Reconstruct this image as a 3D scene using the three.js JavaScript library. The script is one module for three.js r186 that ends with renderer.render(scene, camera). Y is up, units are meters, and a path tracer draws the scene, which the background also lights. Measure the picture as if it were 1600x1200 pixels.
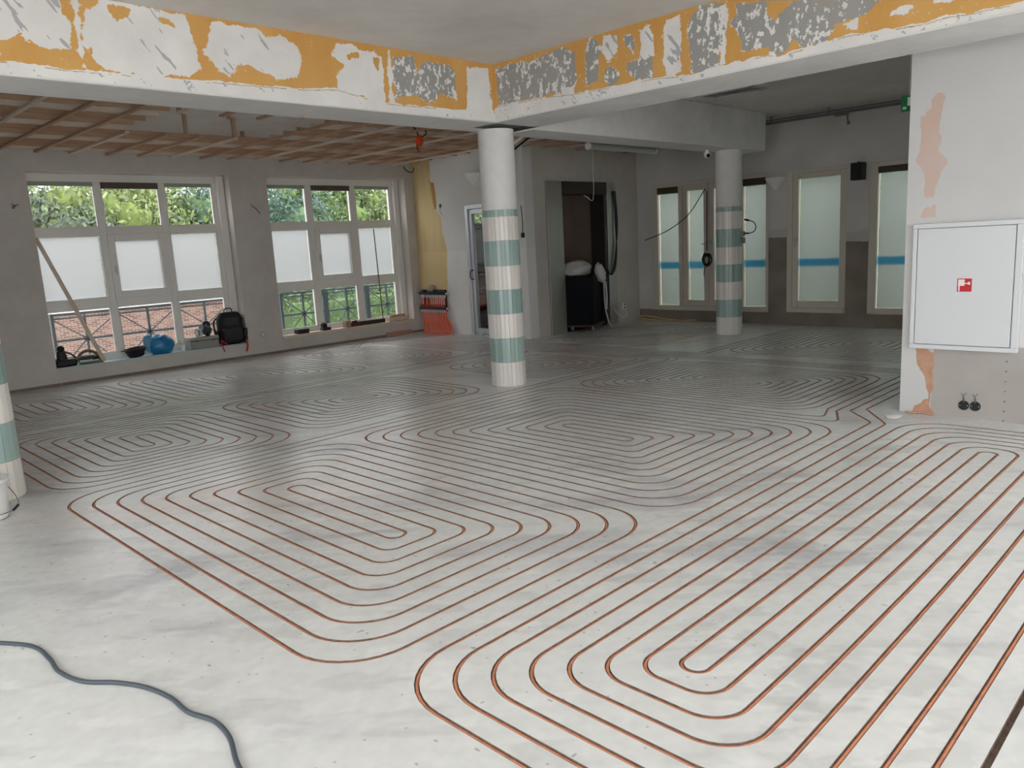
import * as THREE from 'three';
import { mergeGeometries } from 'three/addons/utils/BufferGeometryUtils.js';
import { RoundedBoxGeometry } from 'three/addons/geometries/RoundedBoxGeometry.js';
import { ImprovedNoise } from 'three/addons/math/ImprovedNoise.js';

// ---------------------------------------------------------------- camera, sky, exposure
const scene = new THREE.Scene();
const camera = new THREE.PerspectiveCamera(2 * Math.atan(600 / 1212.03) * 180 / Math.PI, 4 / 3, 0.05, 200);
{ // eye 1.55 m above the floor, world X and Z along the two directions of the building
  const right = new THREE.Vector3(0.69967564, -0.05431108, 0.71239336), up = new THREE.Vector3(0.16516933, 0.98239164, -0.08732564),
    back = new THREE.Vector3(-0.69510653, 0.17876516, 0.69632602);
  const m = new THREE.Matrix4().makeBasis(right, up, back);
  camera.quaternion.setFromRotationMatrix(m); camera.position.set(0, 1.55, 0);
}
scene.background = new THREE.Color(0.98, 0.985, 1.0);   // an evenly overcast sky
scene.backgroundIntensity = 1.0;
const renderer = new THREE.WebGLRenderer();
renderer.toneMapping = THREE.LinearToneMapping;
renderer.toneMappingExposure = 4.0;
renderer.shadowMap.enabled = true;

// ---------------------------------------------------------------- helpers
let seed = 12345;
const rnd = () => { seed = (seed * 1664525 + 1013904223) >>> 0; return seed / 4294967296; };
const V = (x, y, z) => new THREE.Vector3(x, y, z);
const perlin = new ImprovedNoise();
function hash(x, y, s) { let h = (x * 374761393 + y * 668265263 + s * 1274126177) | 0; h = Math.imul(h ^ (h >>> 13), 1274126177); return ((h ^ (h >>> 16)) >>> 0) / 4294967296; }
function vnoise(x, y, s = 0, px = 0, py = 0) { // value noise, tiles with period px, py when given
  const xi = Math.floor(x), yi = Math.floor(y), fx = x - xi, fy = y - yi, u = fx * fx * (3 - 2 * fx), v = fy * fy * (3 - 2 * fy);
  const w = (a, p) => p ? ((a % p) + p) % p : a;
  const a = hash(w(xi, px), w(yi, py), s), b = hash(w(xi + 1, px), w(yi, py), s), c = hash(w(xi, px), w(yi + 1, py), s), d = hash(w(xi + 1, px), w(yi + 1, py), s);
  return a + (b - a) * u + (c - a) * v + (a - b - c + d) * u * v;
}
function fbm(x, y, s, oct = 4, px = 0, py = 0) { let t = 0, a = 0.5, n = 0; for (let i = 0; i < oct; i++) { t += a * vnoise(x, y, s + i * 17, px, py); n += a; x *= 2; y *= 2; px *= 2; py *= 2; a *= 0.5; } return t / n; }
const sm = (a, b, x) => { const t = Math.min(1, Math.max(0, (x - a) / (b - a))); return t * t * (3 - 2 * t); };
const mix3 = (a, b, t) => [a[0] + (b[0] - a[0]) * t, a[1] + (b[1] - a[1]) * t, a[2] + (b[2] - a[2]) * t];
// f(u, v) -> [r, g, b] 0..255 in sRGB (or one number)
function tex(w, h, f, srgb = true, wrap = true) {
  const d = new Uint8Array(w * h * 4);
  for (let j = 0; j < h; j++) for (let i = 0; i < w; i++) {
    const c = f((i + 0.5) / w, (j + 0.5) / h), k = (j * w + i) * 4;
    if (typeof c === 'number') d[k] = d[k + 1] = d[k + 2] = Math.max(0, Math.min(255, c)); else for (let q = 0; q < 3; q++) d[k + q] = Math.max(0, Math.min(255, c[q]));
    d[k + 3] = 255;
  }
  const t = new THREE.DataTexture(d, w, h, THREE.RGBAFormat);
  t.magFilter = THREE.LinearFilter; t.minFilter = THREE.LinearMipmapLinearFilter; t.generateMipmaps = true;
  if (srgb) t.colorSpace = THREE.SRGBColorSpace;
  t.wrapS = t.wrapT = wrap ? THREE.RepeatWrapping : THREE.ClampToEdgeWrapping;
  t.needsUpdate = true; return t;
}
const rep = (t, sx, sy = sx) => { const c = t.clone(); c.repeat.set(sx, sy); c.needsUpdate = true; return c; };
const mat = (color, o = {}) => new THREE.MeshStandardMaterial({ color, roughness: 0.8, ...o });
const phys = (color, o = {}) => new THREE.MeshPhysicalMaterial({ color, roughness: 0.8, ...o });

// geometry: everything becomes non-indexed with position, normal and uv in metres
function uvm(g) {
  if (g.index) g = g.toNonIndexed();
  for (const k of Object.keys(g.attributes)) if (!['position', 'normal', 'uv'].includes(k)) g.deleteAttribute(k);
  if (!g.attributes.normal) g.computeVertexNormals();
  const p = g.attributes.position, uv = new Float32Array(p.count * 2), a = V(0, 0, 0), b = V(0, 0, 0), c = V(0, 0, 0);
  for (let i = 0; i < p.count; i += 3) {
    a.fromBufferAttribute(p, i); b.fromBufferAttribute(p, i + 1).sub(a); c.fromBufferAttribute(p, i + 2).sub(a); b.cross(c);
    const x = Math.abs(b.x), y = Math.abs(b.y), z = Math.abs(b.z);
    for (let k = i; k < i + 3; k++) {
      const X = p.getX(k), Y = p.getY(k), Z = p.getZ(k);
      const [u, v] = y >= x && y >= z ? [X, Z] : x >= z ? [Z, Y] : [X, Y];
      uv[k * 2] = u; uv[k * 2 + 1] = v;
    }
  }
  g.setAttribute('uv', new THREE.BufferAttribute(uv, 2)); return g;
}
const bx = (w, h, d, x = 0, y = 0, z = 0) => uvm(new THREE.BoxGeometry(w, h, d).translate(x, y, z));
const box = (x0, x1, y0, y1, z0, z1) => bx(x1 - x0, y1 - y0, z1 - z0, (x0 + x1) / 2, (y0 + y1) / 2, (z0 + z1) / 2);
const rb = (w, h, d, r = 0.01, x = 0, y = 0, z = 0, s = 2) => uvm(new RoundedBoxGeometry(w, h, d, s, Math.min(r, w / 2.01, h / 2.01, d / 2.01)).translate(x, y, z));
const rbox = (x0, x1, y0, y1, z0, z1, r = 0.006, s = 1) => rb(x1 - x0, y1 - y0, z1 - z0, r, (x0 + x1) / 2, (y0 + y1) / 2, (z0 + z1) / 2, s);
const cyl = (r0, r1, h, x = 0, y = 0, z = 0, seg = 20) => uvm(new THREE.CylinderGeometry(r0, r1, h, seg).translate(x, y, z));
const lathe = (pts, seg = 32, a0 = 0, a1 = Math.PI * 2) => uvm(new THREE.LatheGeometry(pts.map(([a, b]) => new THREE.Vector2(a, b)), seg, a0, a1));
const tube = (pts, r, seg = 24, rad = 8) => uvm(new THREE.TubeGeometry(new THREE.CatmullRomCurve3(pts.map((p) => V(...p)), false, 'centripetal'), seg, r, rad, false));
const bar = (a, b, w, h = w) => { // a straight bar of section w x h from a to b
  const A = V(...a), B = V(...b), g = new THREE.BoxGeometry(w, A.distanceTo(B), h);
  g.applyQuaternion(new THREE.Quaternion().setFromUnitVectors(V(0, 1, 0), B.clone().sub(A).normalize())); const m = A.add(B).multiplyScalar(0.5);
  return uvm(g.translate(m.x, m.y, m.z));
};
const rod = (a, b, r, seg = 10) => { const A = V(...a), B = V(...b), g = new THREE.CylinderGeometry(r, r, A.distanceTo(B), seg); g.applyQuaternion(new THREE.Quaternion().setFromUnitVectors(V(0, 1, 0), B.clone().sub(A).normalize())); const m = A.add(B).multiplyScalar(0.5); return uvm(g.translate(m.x, m.y, m.z)); };
const ball = (r, x = 0, y = 0, z = 0, sx = 1, sy = 1, sz = 1, seg = 16) => uvm(new THREE.SphereGeometry(r, seg, Math.ceil(seg * 0.7)).scale(sx, sy, sz).translate(x, y, z));
// a lump: a ball pushed about by noise, f(direction) -> radius
function lump(f, detail = 4) {
  const g = new THREE.IcosahedronGeometry(1, detail), p = g.attributes.position, d = V(0, 0, 0);
  for (let i = 0; i < p.count; i++) { d.fromBufferAttribute(p, i).normalize(); const r = f(d); if (r.isVector3) p.setXYZ(i, r.x, r.y, r.z); else p.setXYZ(i, d.x * r, d.y * r, d.z * r); }
  const key = new Map(), n = []; // smooth normals
  g.deleteAttribute('uv'); g.computeVertexNormals();
  const nn = g.attributes.normal;
  for (let i = 0; i < p.count; i++) { const k = [p.getX(i), p.getY(i), p.getZ(i)].map((x) => x.toFixed(5)).join(); if (!key.has(k)) key.set(k, V(0, 0, 0)); key.get(k).add(V(nn.getX(i), nn.getY(i), nn.getZ(i))); n.push(k); }
  for (let i = 0; i < p.count; i++) { const v = key.get(n[i]).clone().normalize(); nn.setXYZ(i, v.x, v.y, v.z); }
  return uvm(g);
}
const taken = new Map();
function numbered(name) { const k = taken.get(name) ?? 0; taken.set(name, k + 1); return k ? `${name}_${String(k).padStart(3, '0')}` : name; }
function obj(name, geos, m, parent) {
  const list = Array.isArray(geos) ? geos : [geos];
  const g = list.length > 1 ? mergeGeometries(list) : list[0];
  const o = new THREE.Mesh(g, m); o.castShadow = o.receiveShadow = true;
  if (parent) { o.name = name; parent.add(o); } else { o.name = numbered(name); scene.add(o); }
  return o;
}
function tag(o, label, category, group) { o.userData.label = label; o.userData.category = category; if (group) o.userData.group = group; return o; }
function thing(name, label, category, [x, y, z] = [0, 0, 0], turn = 0, group) {
  const o = new THREE.Group(); o.name = numbered(name); o.position.set(x, y, z); o.rotation.y = turn; scene.add(o); return tag(o, label, category, group);
}
function struct(name, geos, m, label) { const o = obj(name, geos, m); o.userData.kind = 'structure'; if (label) o.userData.label = label; return o; }
function structGroup(name, label, [x, y, z] = [0, 0, 0], turn = 0) { const o = new THREE.Group(); o.name = numbered(name); o.position.set(x, y, z); o.rotation.y = turn; scene.add(o); o.userData.kind = 'structure'; if (label) o.userData.label = label; return o; }
// polygon tests for patches of paint, plaster and paper on walls
function inside(poly, x, y) { let c = false; for (let i = 0, j = poly.length - 1; i < poly.length; j = i++) { const [ax, ay] = poly[i], [bx2, by] = poly[j]; if ((ay > y) !== (by > y) && x < (bx2 - ax) * (y - ay) / (by - ay) + ax) c = !c; } return c; }
function sdist(poly, x, y) { let d = 1e9; for (let i = 0, j = poly.length - 1; i < poly.length; j = i++) { const [ax, ay] = poly[i], [qx, qy] = poly[j], ex = qx - ax, ey = qy - ay; let t = ((x - ax) * ex + (y - ay) * ey) / (ex * ex + ey * ey || 1); t = Math.max(0, Math.min(1, t)); d = Math.min(d, Math.hypot(x - ax - t * ex, y - ay - t * ey)); } return inside(poly, x, y) ? d : -d; }
const bounds = (poly) => [Math.min(...poly.map((p) => p[0])), Math.max(...poly.map((p) => p[0])), Math.min(...poly.map((p) => p[1])), Math.max(...poly.map((p) => p[1]))];
function inPatch(list, x, y, n, grow = 0.02) { // n: noise that frays the edge
  for (const p of list) { const b = p.b ??= bounds(p); if (x < b[0] - 0.05 || x > b[1] + 0.05 || y < b[2] - 0.05 || y > b[3] + 0.05) continue; if (sdist(p, x, y) + n * grow > 0) return true; }
  return false;
}
function lerpLine(pts, x) { if (x <= pts[0][0]) return pts[0][1]; for (let i = 1; i < pts.length; i++) if (x <= pts[i][0]) { const [a, b] = pts[i - 1], [c, d] = pts[i]; return b + (d - b) * (x - a) / (c - a); } return pts[pts.length - 1][1]; }
// ---------------------------------------------------------------- materials of the building
const plasterT = tex(1024, 1024, (u, v) => { const a = fbm(u * 6, v * 6, 3, 5, 6, 6), b = fbm(u * 40, v * 40, 9, 3, 40, 40), k = 226 + (a - 0.5) * 26 + (b - 0.5) * 10; return [k, k - 1, k - 3]; });
const plasterB = tex(512, 512, (u, v) => 128 + (fbm(u * 24, v * 24, 31, 4, 24, 24) - 0.5) * 150, false);
const M = {
  wall: mat(0xffffff, { map: rep(plasterT, 0.3), bumpMap: rep(plasterB, 0.7), bumpScale: 0.004, roughness: 0.9 }),
  wallOld: mat(0xdcd7d1, { map: rep(plasterT, 0.3), bumpMap: rep(plasterB, 0.7), bumpScale: 0.004, roughness: 0.9 }),
  ceiling: mat(0xf4f1ee, { map: rep(plasterT, 0.22), roughness: 0.95 }),
  white: mat(0xe9e8e4, { roughness: 0.5 }),
  frame: mat(0xe2e0da, { roughness: 0.45 }),
  doorFrame: mat(0xcfc8ba, { roughness: 0.5 }),
  black: mat(0x14161a, { roughness: 0.55 }),
  blackSoft: mat(0x191a1d, { roughness: 0.85 }),
  grey: mat(0x6d7072, { roughness: 0.5 }),
  steel: mat(0xb3b2ac, { metalness: 0.75, roughness: 0.33 }),
  darkSteel: mat(0x57524c, { metalness: 0.7, roughness: 0.4 }),
  alu: mat(0xb9bcc0, { metalness: 0.7, roughness: 0.38 }),
  orange: mat(0xdc4c14, { roughness: 0.45 }),
  red: mat(0xb3201f, { roughness: 0.6 }),
  glass: phys(0xffffff, { transmission: 1, thickness: 0, roughness: 0.0, ior: 1.45 }),
};
// concrete: pale screed with grey trowel smears, floating dust and a little brick-coloured dust from the milling
const FX0 = -1.9, FX1 = 12.4, FZ0 = -11.9, FZ1 = 2.2;
const floorT = tex(2048, 2048, (u, v) => {
  const x = FX0 + u * (FX1 - FX0), z = FZ0 + v * (FZ1 - FZ0), a = x + z, b = x - z;
  const w = fbm(x * 0.9, z * 0.9, 5, 3);
  let k = 226 + (fbm(x * 0.55, z * 0.55, 11, 5) - 0.5) * 22;
  const smear = sm(0.56, 0.78, fbm(a * 0.75 + w * 2, b * 2.3 + w, 21, 5)); // darker trowel smears
  const smear2 = sm(0.6, 0.72, fbm(a * 2.1, b * 6.5, 27, 4));
  k -= smear * 20 + smear2 * 10;
  const slab = sm(0.5, 0.53, fbm(x * 1.1 + 9, z * 1.1, 55, 3)) * sm(0.48, 0.5, fbm(a * 3.2, b * 9, 57, 4)); k -= slab * 9;
  const pale = sm(0.62, 0.72, fbm(a * 2.4, b * 5.5, 41, 4)); k += pale * 6;
  k += (fbm(x * 30, z * 30, 51, 2) - 0.5) * 12;
  if (vnoise(x * 55, z * 55, 61) > 0.965 && fbm(x * 1.3, z * 1.3, 63, 2) > 0.5) k -= 55;  // crumbs and specks
  const blue = smear * 4;
  const dust = sm(0.6, 0.8, fbm(x * 0.8 + 4, z * 0.8, 71, 4)) * sm(-2.6, -5.5, z + 0.0 * x) * 0.55;
  let c = [k - 1, k + 0.5, k - 2 + blue];
  c = mix3(c, [c[0] + 4, c[1] - 14, c[2] - 20], dust);
  return c;
}, true, false);
const floorB = tex(1024, 1024, (u, v) => 128 + (fbm(u * 20, v * 20, 81, 5, 20, 20) - 0.5) * 130 + (hash(Math.floor(u * 1024), Math.floor(v * 1024), 5) - 0.5) * 16, false);
M.floor = mat(0xffffff, { map: floorT, bumpMap: rep(floorB, 6), bumpScale: 0.002, roughness: 0.27 });

// ---------------------------------------------------------------- floor heating: routes of the pipes in plan, (X, Z) in metres
// A loop is laid as a double spiral: the flow runs inwards, turns in the middle and the return runs out between its turns.
function spiral({ N, T, L, R, n, mode, lead0, lead1, mirror }) {
  // in plan: N near side, T far side (X), L left side, R right side (Z); both leads come in along L from beyond T
  let NN = N, TT = T; if (mirror) { NN = -T; TT = -N; }
  const d = mode === 'B' ? (TT - NN) / (4 * n + 1) : (R - L) / (4 * n + 3);
  const p = [], put = (x, z, k) => p.push([mirror ? -x : x, z, Math.max(0.085, 0.31 - 0.034 * k)]);
  const ring = (o, last) => { put(NN + o * d, L + o * d, o); put(NN + o * d, R - o * d, o); put(TT - o * d, R - o * d, o); if (!last) put(TT - o * d, L + (o + 2) * d, o); };
  const S = [], Q = [];
  for (let k = 0; k < n; k++) ring(2 * k, false);
  if (mode === 'B') {
    const i = 2 * n, C = (NN + i * d + TT - (i - 1) * d) / 2;
    put(NN + i * d, L + i * d, i);
    put(NN + i * d, R - i * d, 9); put(C, R - i * d, 9);
    put(C, L + (i + 1) * d, 9); put(TT - (i - 1) * d, L + (i + 1) * d, 9);
  } else {
    const i = 2 * n, C = (L + (i + 1) * d + R - i * d) / 2;
    put(NN + i * d, L + i * d, i); put(NN + i * d, R - i * d, i);
    put(TT - i * d, R - i * d, 9); put(TT - i * d, C, 9);
    put(NN + (i + 1) * d, C, 9); put(NN + (i + 1) * d, L + (i + 1) * d, 9);
  }
  const inn = p.splice(0);
  for (let k = 0; k < n; k++) ring(2 * k + 1, false);
  const out = p.splice(0);
  if (mode === 'B') out.pop();
  else { /* the last corner of the return turns into the inner left line */ }
  const pre = lead0(L, d), post = lead1(L + d, d);
  return [...pre, ...inn, ...out.reverse(), ...post.reverse()];
}
// round the corners of a route given as [x, z, radius]
function fillet(pts) {
  const out = [];
  for (let i = 0; i < pts.length; i++) {
    const [x, z, r = 0.1] = pts[i];
    if (i === 0 || i === pts.length - 1) { out.push([x, z]); continue; }
    const [ax, az] = pts[i - 1], [qx, qz] = pts[i + 1];
    let ux = ax - x, uz = az - z, vx = qx - x, vz = qz - z; const lu = Math.hypot(ux, uz), lv = Math.hypot(vx, vz); ux /= lu; uz /= lu; vx /= lv; vz /= lv;
    const ang = Math.acos(Math.max(-1, Math.min(1, ux * vx + uz * vz))), tn = Math.tan(ang / 2);
    if (ang > 3.1) continue;
    const t = Math.min(r / tn, lu * 0.499, lv * 0.499), rr = t * tn;
    const bxx = ux + vx, bz = uz + vz, bl = Math.hypot(bxx, bz), cx = x + bxx / bl * rr / Math.sin(ang / 2), cz = z + bz / bl * rr / Math.sin(ang / 2);
    const a0 = Math.atan2(z + uz * t - cz, x + ux * t - cx); let a1 = Math.atan2(z + vz * t - cz, x + vx * t - cx);
    let da = a1 - a0; while (da > Math.PI) da -= 2 * Math.PI; while (da < -Math.PI) da += 2 * Math.PI;
    const k = Math.max(3, Math.ceil(Math.abs(da) / 0.19));
    for (let j = 0; j <= k; j++) out.push([cx + Math.cos(a0 + da * j / k) * rr, cz + Math.sin(a0 + da * j / k) * rr]);
  }
  const res = [out[0]]; for (const q of out) { const l = res[res.length - 1]; if (Math.hypot(q[0] - l[0], q[1] - l[1]) > 0.004) res.push(q); }
  return res;
}
const endZ = (i) => -10.42 - 0.036 * i, END = 8.95;    // where line i comes up at the manifold
// lines that run along the far side in a bundle: line i goes to X = bx, then left to its place at the manifold
const viaBundle = (X, i) => [[END, endZ(i)], [X, endZ(i), 0.09]];
const circuits = [
  ['P1', spiral({ N: 1.46, T: 6.42, L: -2.22, R: -0.59, n: 3, mode: 'A', lead0: (z) => [...viaBundle(8.60, 5), [8.60, -2.51, 0.12], [6.52, -2.51, 0.08], [6.2, z, 0.16]], lead1: (z) => [...viaBundle(8.68, 4), [8.68, -2.42, 0.12], [6.64, -2.42, 0.08], [6.2, z, 0.16]] })],
  ['P2', spiral({ N: 1.36, T: 3.43, L: -5.78, R: -2.35, n: 4, mode: 'B', lead0: (z) => [...viaBundle(8.12, 11), [8.12, z, 0.12]], lead1: (z) => [...viaBundle(8.20, 10), [8.20, z, 0.12]] })],
  ['P3', spiral({ N: 3.55, T: 5.95, L: -5.52, R: -2.34, n: 5, mode: 'B', lead0: (z) => [...viaBundle(8.44, 7), [8.44, -2.69, 0.12], [6.5, -2.69, 0.06], [6.22, -2.6, 0.06], [6.17, -2.76, 0.1], [6.17, z, 0.3]], lead1: (z) => [...viaBundle(8.52, 6), [8.52, -2.60, 0.12], [6.46, -2.60, 0.06], [6.1, -2.44, 0.06], [6.06, -2.62, 0.1], [6.06, z, 0.28]] })],
  ['P4', spiral({ N: 6.30, T: 8.24, L: -5.42, R: -2.79, n: 5, mode: 'B', lead0: (z) => [...viaBundle(8.28, 9), [8.28, z, 0.08]], lead1: (z) => [...viaBundle(8.36, 8), [8.36, z, 0.12]] })],
  ['P5', spiral({ N: 1.42, T: 3.33, L: -8.36, R: -5.93, n: 4, mode: 'B', lead0: (z) => [...viaBundle(7.64, 17), [7.64, z, 0.12]], lead1: (z) => [...viaBundle(7.72, 16), [7.72, z, 0.12]] })],
  ['P6', spiral({ N: 3.50, T: 5.68, L: -8.05, R: -6.02, n: 4, mode: 'A', lead0: (z) => [...viaBundle(7.80, 15), [7.80, z, 0.12]], lead1: (z) => [...viaBundle(7.88, 14), [7.88, z, 0.12]] })],
  ['P7', spiral({ N: 1.40, T: 3.33, L: -11.28, R: -8.62, n: 4, mode: 'B', lead0: (z) => [[END, endZ(23)], [6.6, endZ(23), 0.2], [6.1, z, 0.2]], lead1: (z) => [[END, endZ(22)], [6.6, endZ(22), 0.2], [6.1, z, 0.2]] })],
  ['P7b', spiral({ N: 3.46, T: 5.96, L: -11.05, R: -8.56, n: 5, mode: 'B', lead0: (z) => [[END, endZ(21)], [6.9, endZ(21), 0.2], [6.3, z, 0.2]], lead1: (z) => [[END, endZ(20)], [6.9, endZ(20), 0.2], [6.3, z, 0.2]] })],
  ['P7c', spiral({ N: 6.12, T: 7.46, L: -10.84, R: -8.52, n: 3, mode: 'B', lead0: (z) => [[END, endZ(19)], [7.45, endZ(19), 0.1], [7.15, z, 0.1]], lead1: (z) => [[END, endZ(18)], [7.5, endZ(18), 0.1], [7.2, z, 0.1]] })],
  ['P8', spiral({ N: 6.42, T: 7.9, L: -7.74, R: -5.93, n: 3, mode: 'B', lead0: (z) => [...viaBundle(7.96, 13), [7.96, z, 0.06]], lead1: (z) => [...viaBundle(8.04, 12), [8.04, z, 0.12]] })],
  ['P9', spiral({ N: 9.08, T: 11.8, L: -5.38, R: -2.46, n: 6, mode: 'B', mirror: true, lead0: (z) => [...viaBundle(8.84, 2), [8.84, z, 0.1]], lead1: (z) => [...viaBundle(8.76, 3), [8.76, z, 0.1]] })],
  ['P10', spiral({ N: 9.12, T: 11.8, L: -8.34, R: -6.32, n: 4, mode: 'A', mirror: true, lead0: (z) => [[END, endZ(0)], [8.99, endZ(0) + 0.12, 0.1], [8.99, z, 0.06]], lead1: (z) => [[END - 0.03, endZ(1)], [8.92, endZ(1) + 0.14, 0.1], [8.92, z, 0.06]] })],
];
const routes = circuits.map(([name, pts]) => [name, fillet(pts)]);

// floor: screed milled with a groove along every route
const GW = 0.0097, GD = 0.0205; // half width and depth of a groove
function offsets(path, w) {
  const l = [], r = [];
  for (let i = 0; i < path.length; i++) {
    const a = path[Math.max(0, i - 1)], b = path[Math.min(path.length - 1, i + 1)]; let tx = b[0] - a[0], tz = b[1] - a[1]; const t = Math.hypot(tx, tz); tx /= t; tz /= t;
    l.push([path[i][0] - tz * w, path[i][1] + tx * w]); r.push([path[i][0] + tz * w, path[i][1] - tx * w]);
  }
  return [l, r];
}
{
  const holes = []; let P = [], Nn = [], U = [];
  const vtx = (x, y, z, nx, ny, nz) => { P.push(x, y, z); Nn.push(nx, ny, nz); U.push((x - FX0) / (FX1 - FX0), (z - FZ0) / (FZ1 - FZ0)); };
  const grooves = routes.map(([, p]) => [p, GW, GD]);
  grooves.push([[[1.2, -0.485], [6.6, -0.485]], 0.011, 0.02]);   // the joint along the edge of the heated floor
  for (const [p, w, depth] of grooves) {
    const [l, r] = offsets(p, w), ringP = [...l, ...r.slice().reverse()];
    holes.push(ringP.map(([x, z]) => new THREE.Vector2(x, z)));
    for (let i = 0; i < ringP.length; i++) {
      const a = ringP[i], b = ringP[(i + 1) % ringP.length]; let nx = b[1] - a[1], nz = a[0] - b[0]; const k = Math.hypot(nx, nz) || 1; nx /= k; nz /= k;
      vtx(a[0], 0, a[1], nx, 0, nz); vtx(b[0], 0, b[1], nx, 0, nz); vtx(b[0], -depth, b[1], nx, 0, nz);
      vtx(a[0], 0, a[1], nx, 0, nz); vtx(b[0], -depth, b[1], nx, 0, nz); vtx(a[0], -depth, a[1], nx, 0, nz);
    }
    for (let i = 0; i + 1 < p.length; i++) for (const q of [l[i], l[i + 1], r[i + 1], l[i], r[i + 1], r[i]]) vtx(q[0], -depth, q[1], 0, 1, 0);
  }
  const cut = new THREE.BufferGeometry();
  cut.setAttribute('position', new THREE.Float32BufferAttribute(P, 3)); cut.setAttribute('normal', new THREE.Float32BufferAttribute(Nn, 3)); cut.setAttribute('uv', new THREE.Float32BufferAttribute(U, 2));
  P = []; Nn = []; U = [];
  const contour = [[FX0, FZ0], [FX1, FZ0], [FX1, FZ1], [FX0, FZ1]].map(([x, z]) => new THREE.Vector2(x, z));
  const all = [contour, ...holes].flat(), faces = THREE.ShapeUtils.triangulateShape(contour, holes);
  let area = 0;
  for (let [a, b, c] of faces) {
    const s = (all[b].x - all[a].x) * (all[c].y - all[a].y) - (all[c].x - all[a].x) * (all[b].y - all[a].y); area += Math.abs(s) / 2;
    if (s > 0) [b, c] = [c, b];
    for (const i of [a, b, c]) vtx(all[i].x, 0, all[i].y, 0, 1, 0);
  }
  const want = THREE.ShapeUtils.area(contour) - holes.reduce((t, h) => t + Math.abs(THREE.ShapeUtils.area(h)), 0);
  console.log('floor triangles', faces.length, 'area', area.toFixed(2), 'expected', want.toFixed(2));
  const g = new THREE.BufferGeometry();
  g.setAttribute('position', new THREE.Float32BufferAttribute(P, 3)); g.setAttribute('normal', new THREE.Float32BufferAttribute(Nn, 3)); g.setAttribute('uv', new THREE.Float32BufferAttribute(U, 2));
  const top = struct('floor', g, M.floor, 'grey concrete screed milled with grooves for the heating pipes');
  M.cut = mat(0xac9686, { map: rep(floorB, 40), roughness: 0.95 }); // milled grooves, coloured darker and browner than the trowelled face
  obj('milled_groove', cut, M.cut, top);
  // the slab below the screed
  struct('floor', box(FX0, FX1, -0.25, -0.032, FZ0, FZ1), M.floor, 'concrete slab under the screed');
}
// ---------------------------------------------------------------- the pipes that lie in the grooves
function sweep(pts, r, rad = 8) {
  const n = pts.length, P = [], I = [], N = [], T = pts.map((p, i) => pts[Math.min(n - 1, i + 1)].clone().sub(pts[Math.max(0, i - 1)]).normalize());
  let side = Math.abs(T[0].y) > 0.9 ? V(1, 0, 0) : V(0, 1, 0);
  for (let i = 0; i < n; i++) {
    side = side.clone().addScaledVector(T[i], -side.dot(T[i])).normalize(); const b = T[i].clone().cross(side);
    for (let k = 0; k < rad; k++) { const a = k / rad * Math.PI * 2, d = side.clone().multiplyScalar(Math.cos(a)).addScaledVector(b, Math.sin(a)); P.push(pts[i].x + d.x * r, pts[i].y + d.y * r, pts[i].z + d.z * r); N.push(d.x, d.y, d.z); }
    if (i) for (let k = 0; k < rad; k++) { const a = (i - 1) * rad + k, c = (i - 1) * rad + (k + 1) % rad; I.push(a, c, a + rad, c, c + rad, a + rad); }
  }
  const g = new THREE.BufferGeometry(); g.setAttribute('position', new THREE.Float32BufferAttribute(P, 3)); g.setAttribute('normal', new THREE.Float32BufferAttribute(N, 3)); g.setIndex(I); return uvm(g);
}
M.pipe = mat(0xe39a78, { roughness: 0.55, map: rep(tex(256, 256, (u, v) => { const k = sm(0.45, 0.75, fbm(u * 16, v * 16, 91, 4, 16, 16)); return mix3([255, 250, 245], [222, 232, 246], k); }), 2) });
// the manifold stands against the far wall, which is turned 2.4 degrees
const MW = { x: 9.08, z: -8.6, turn: Math.atan(0.0414) };
const onM = (s, out = 0) => [MW.x + s * Math.sin(MW.turn) - out * Math.cos(MW.turn), MW.z - s * Math.cos(MW.turn) - out * Math.sin(MW.turn)];
const barY = [0.43, 0.70];
const riser = (i) => { const z = endZ(i), s = 2.06 + i * 0.0312, up = barY[i % 2], [mx, mz] = onM(s, 0.075 + (i % 2 ? 0.0 : 0.012)), x0 = i === 1 ? END - 0.03 : END; return new THREE.CatmullRomCurve3([V(x0, -0.0118, z), V(x0 + 0.035, 0.012, z), V((x0 + mx) / 2 + 0.02, 0.13, z * 0.78 + mz * 0.22), V(mx, 0.3, mz), V(mx, up, mz)], false, 'centripetal').getPoints(14); };
const pipeLabel = {
  P1: ['orange heating pipe coiled in the nearest loop at lower right', [5, 4]], P2: ['orange heating pipe coiled in the loop at lower left of the near floor', [11, 10]],
  P3: ['orange heating pipe coiled in the middle loop between round column and white cabinet wall', [7, 6]], P4: ['orange heating pipe coiled in the loop behind the middle loop, right of central column', [9, 8]],
  P5: ['orange heating pipe coiled in the loop beside the left column', [17, 16]], P6: ['orange heating pipe coiled in the loop left of the central column', [15, 14]],
  P7: ['orange heating pipe coiled in the loop under the left window', [23, 22]], P7b: ['orange heating pipe coiled in the loop in front of the backpack', [21, 20]],
  P7c: ['orange heating pipe coiled in the loop in front of the right-hand sill', [19, 18]], P8: ['orange heating pipe coiled in the small loop just behind the central column', [13, 12]],
  P9: ['orange heating pipe coiled in the far right loop before the frosted doors', [2, 3]], P10: ['orange heating pipe coiled in the loop in front of the lift', [0, 1]],
};
for (const [name, path] of routes) {
  const [label, [i0, i1]] = pipeLabel[name], t = thing('heating_pipe', label, 'pipe', [0, 0, 0], 0, 'floor heating loops');
  obj('coil', sweep(path.map(([x, z]) => V(x, -0.0118, z)), 0.0086, 8), M.pipe, t);
  for (const i of [i0, i1]) obj('riser', sweep(riser(i), 0.0083, 8), M.orange, t);
}

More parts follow.
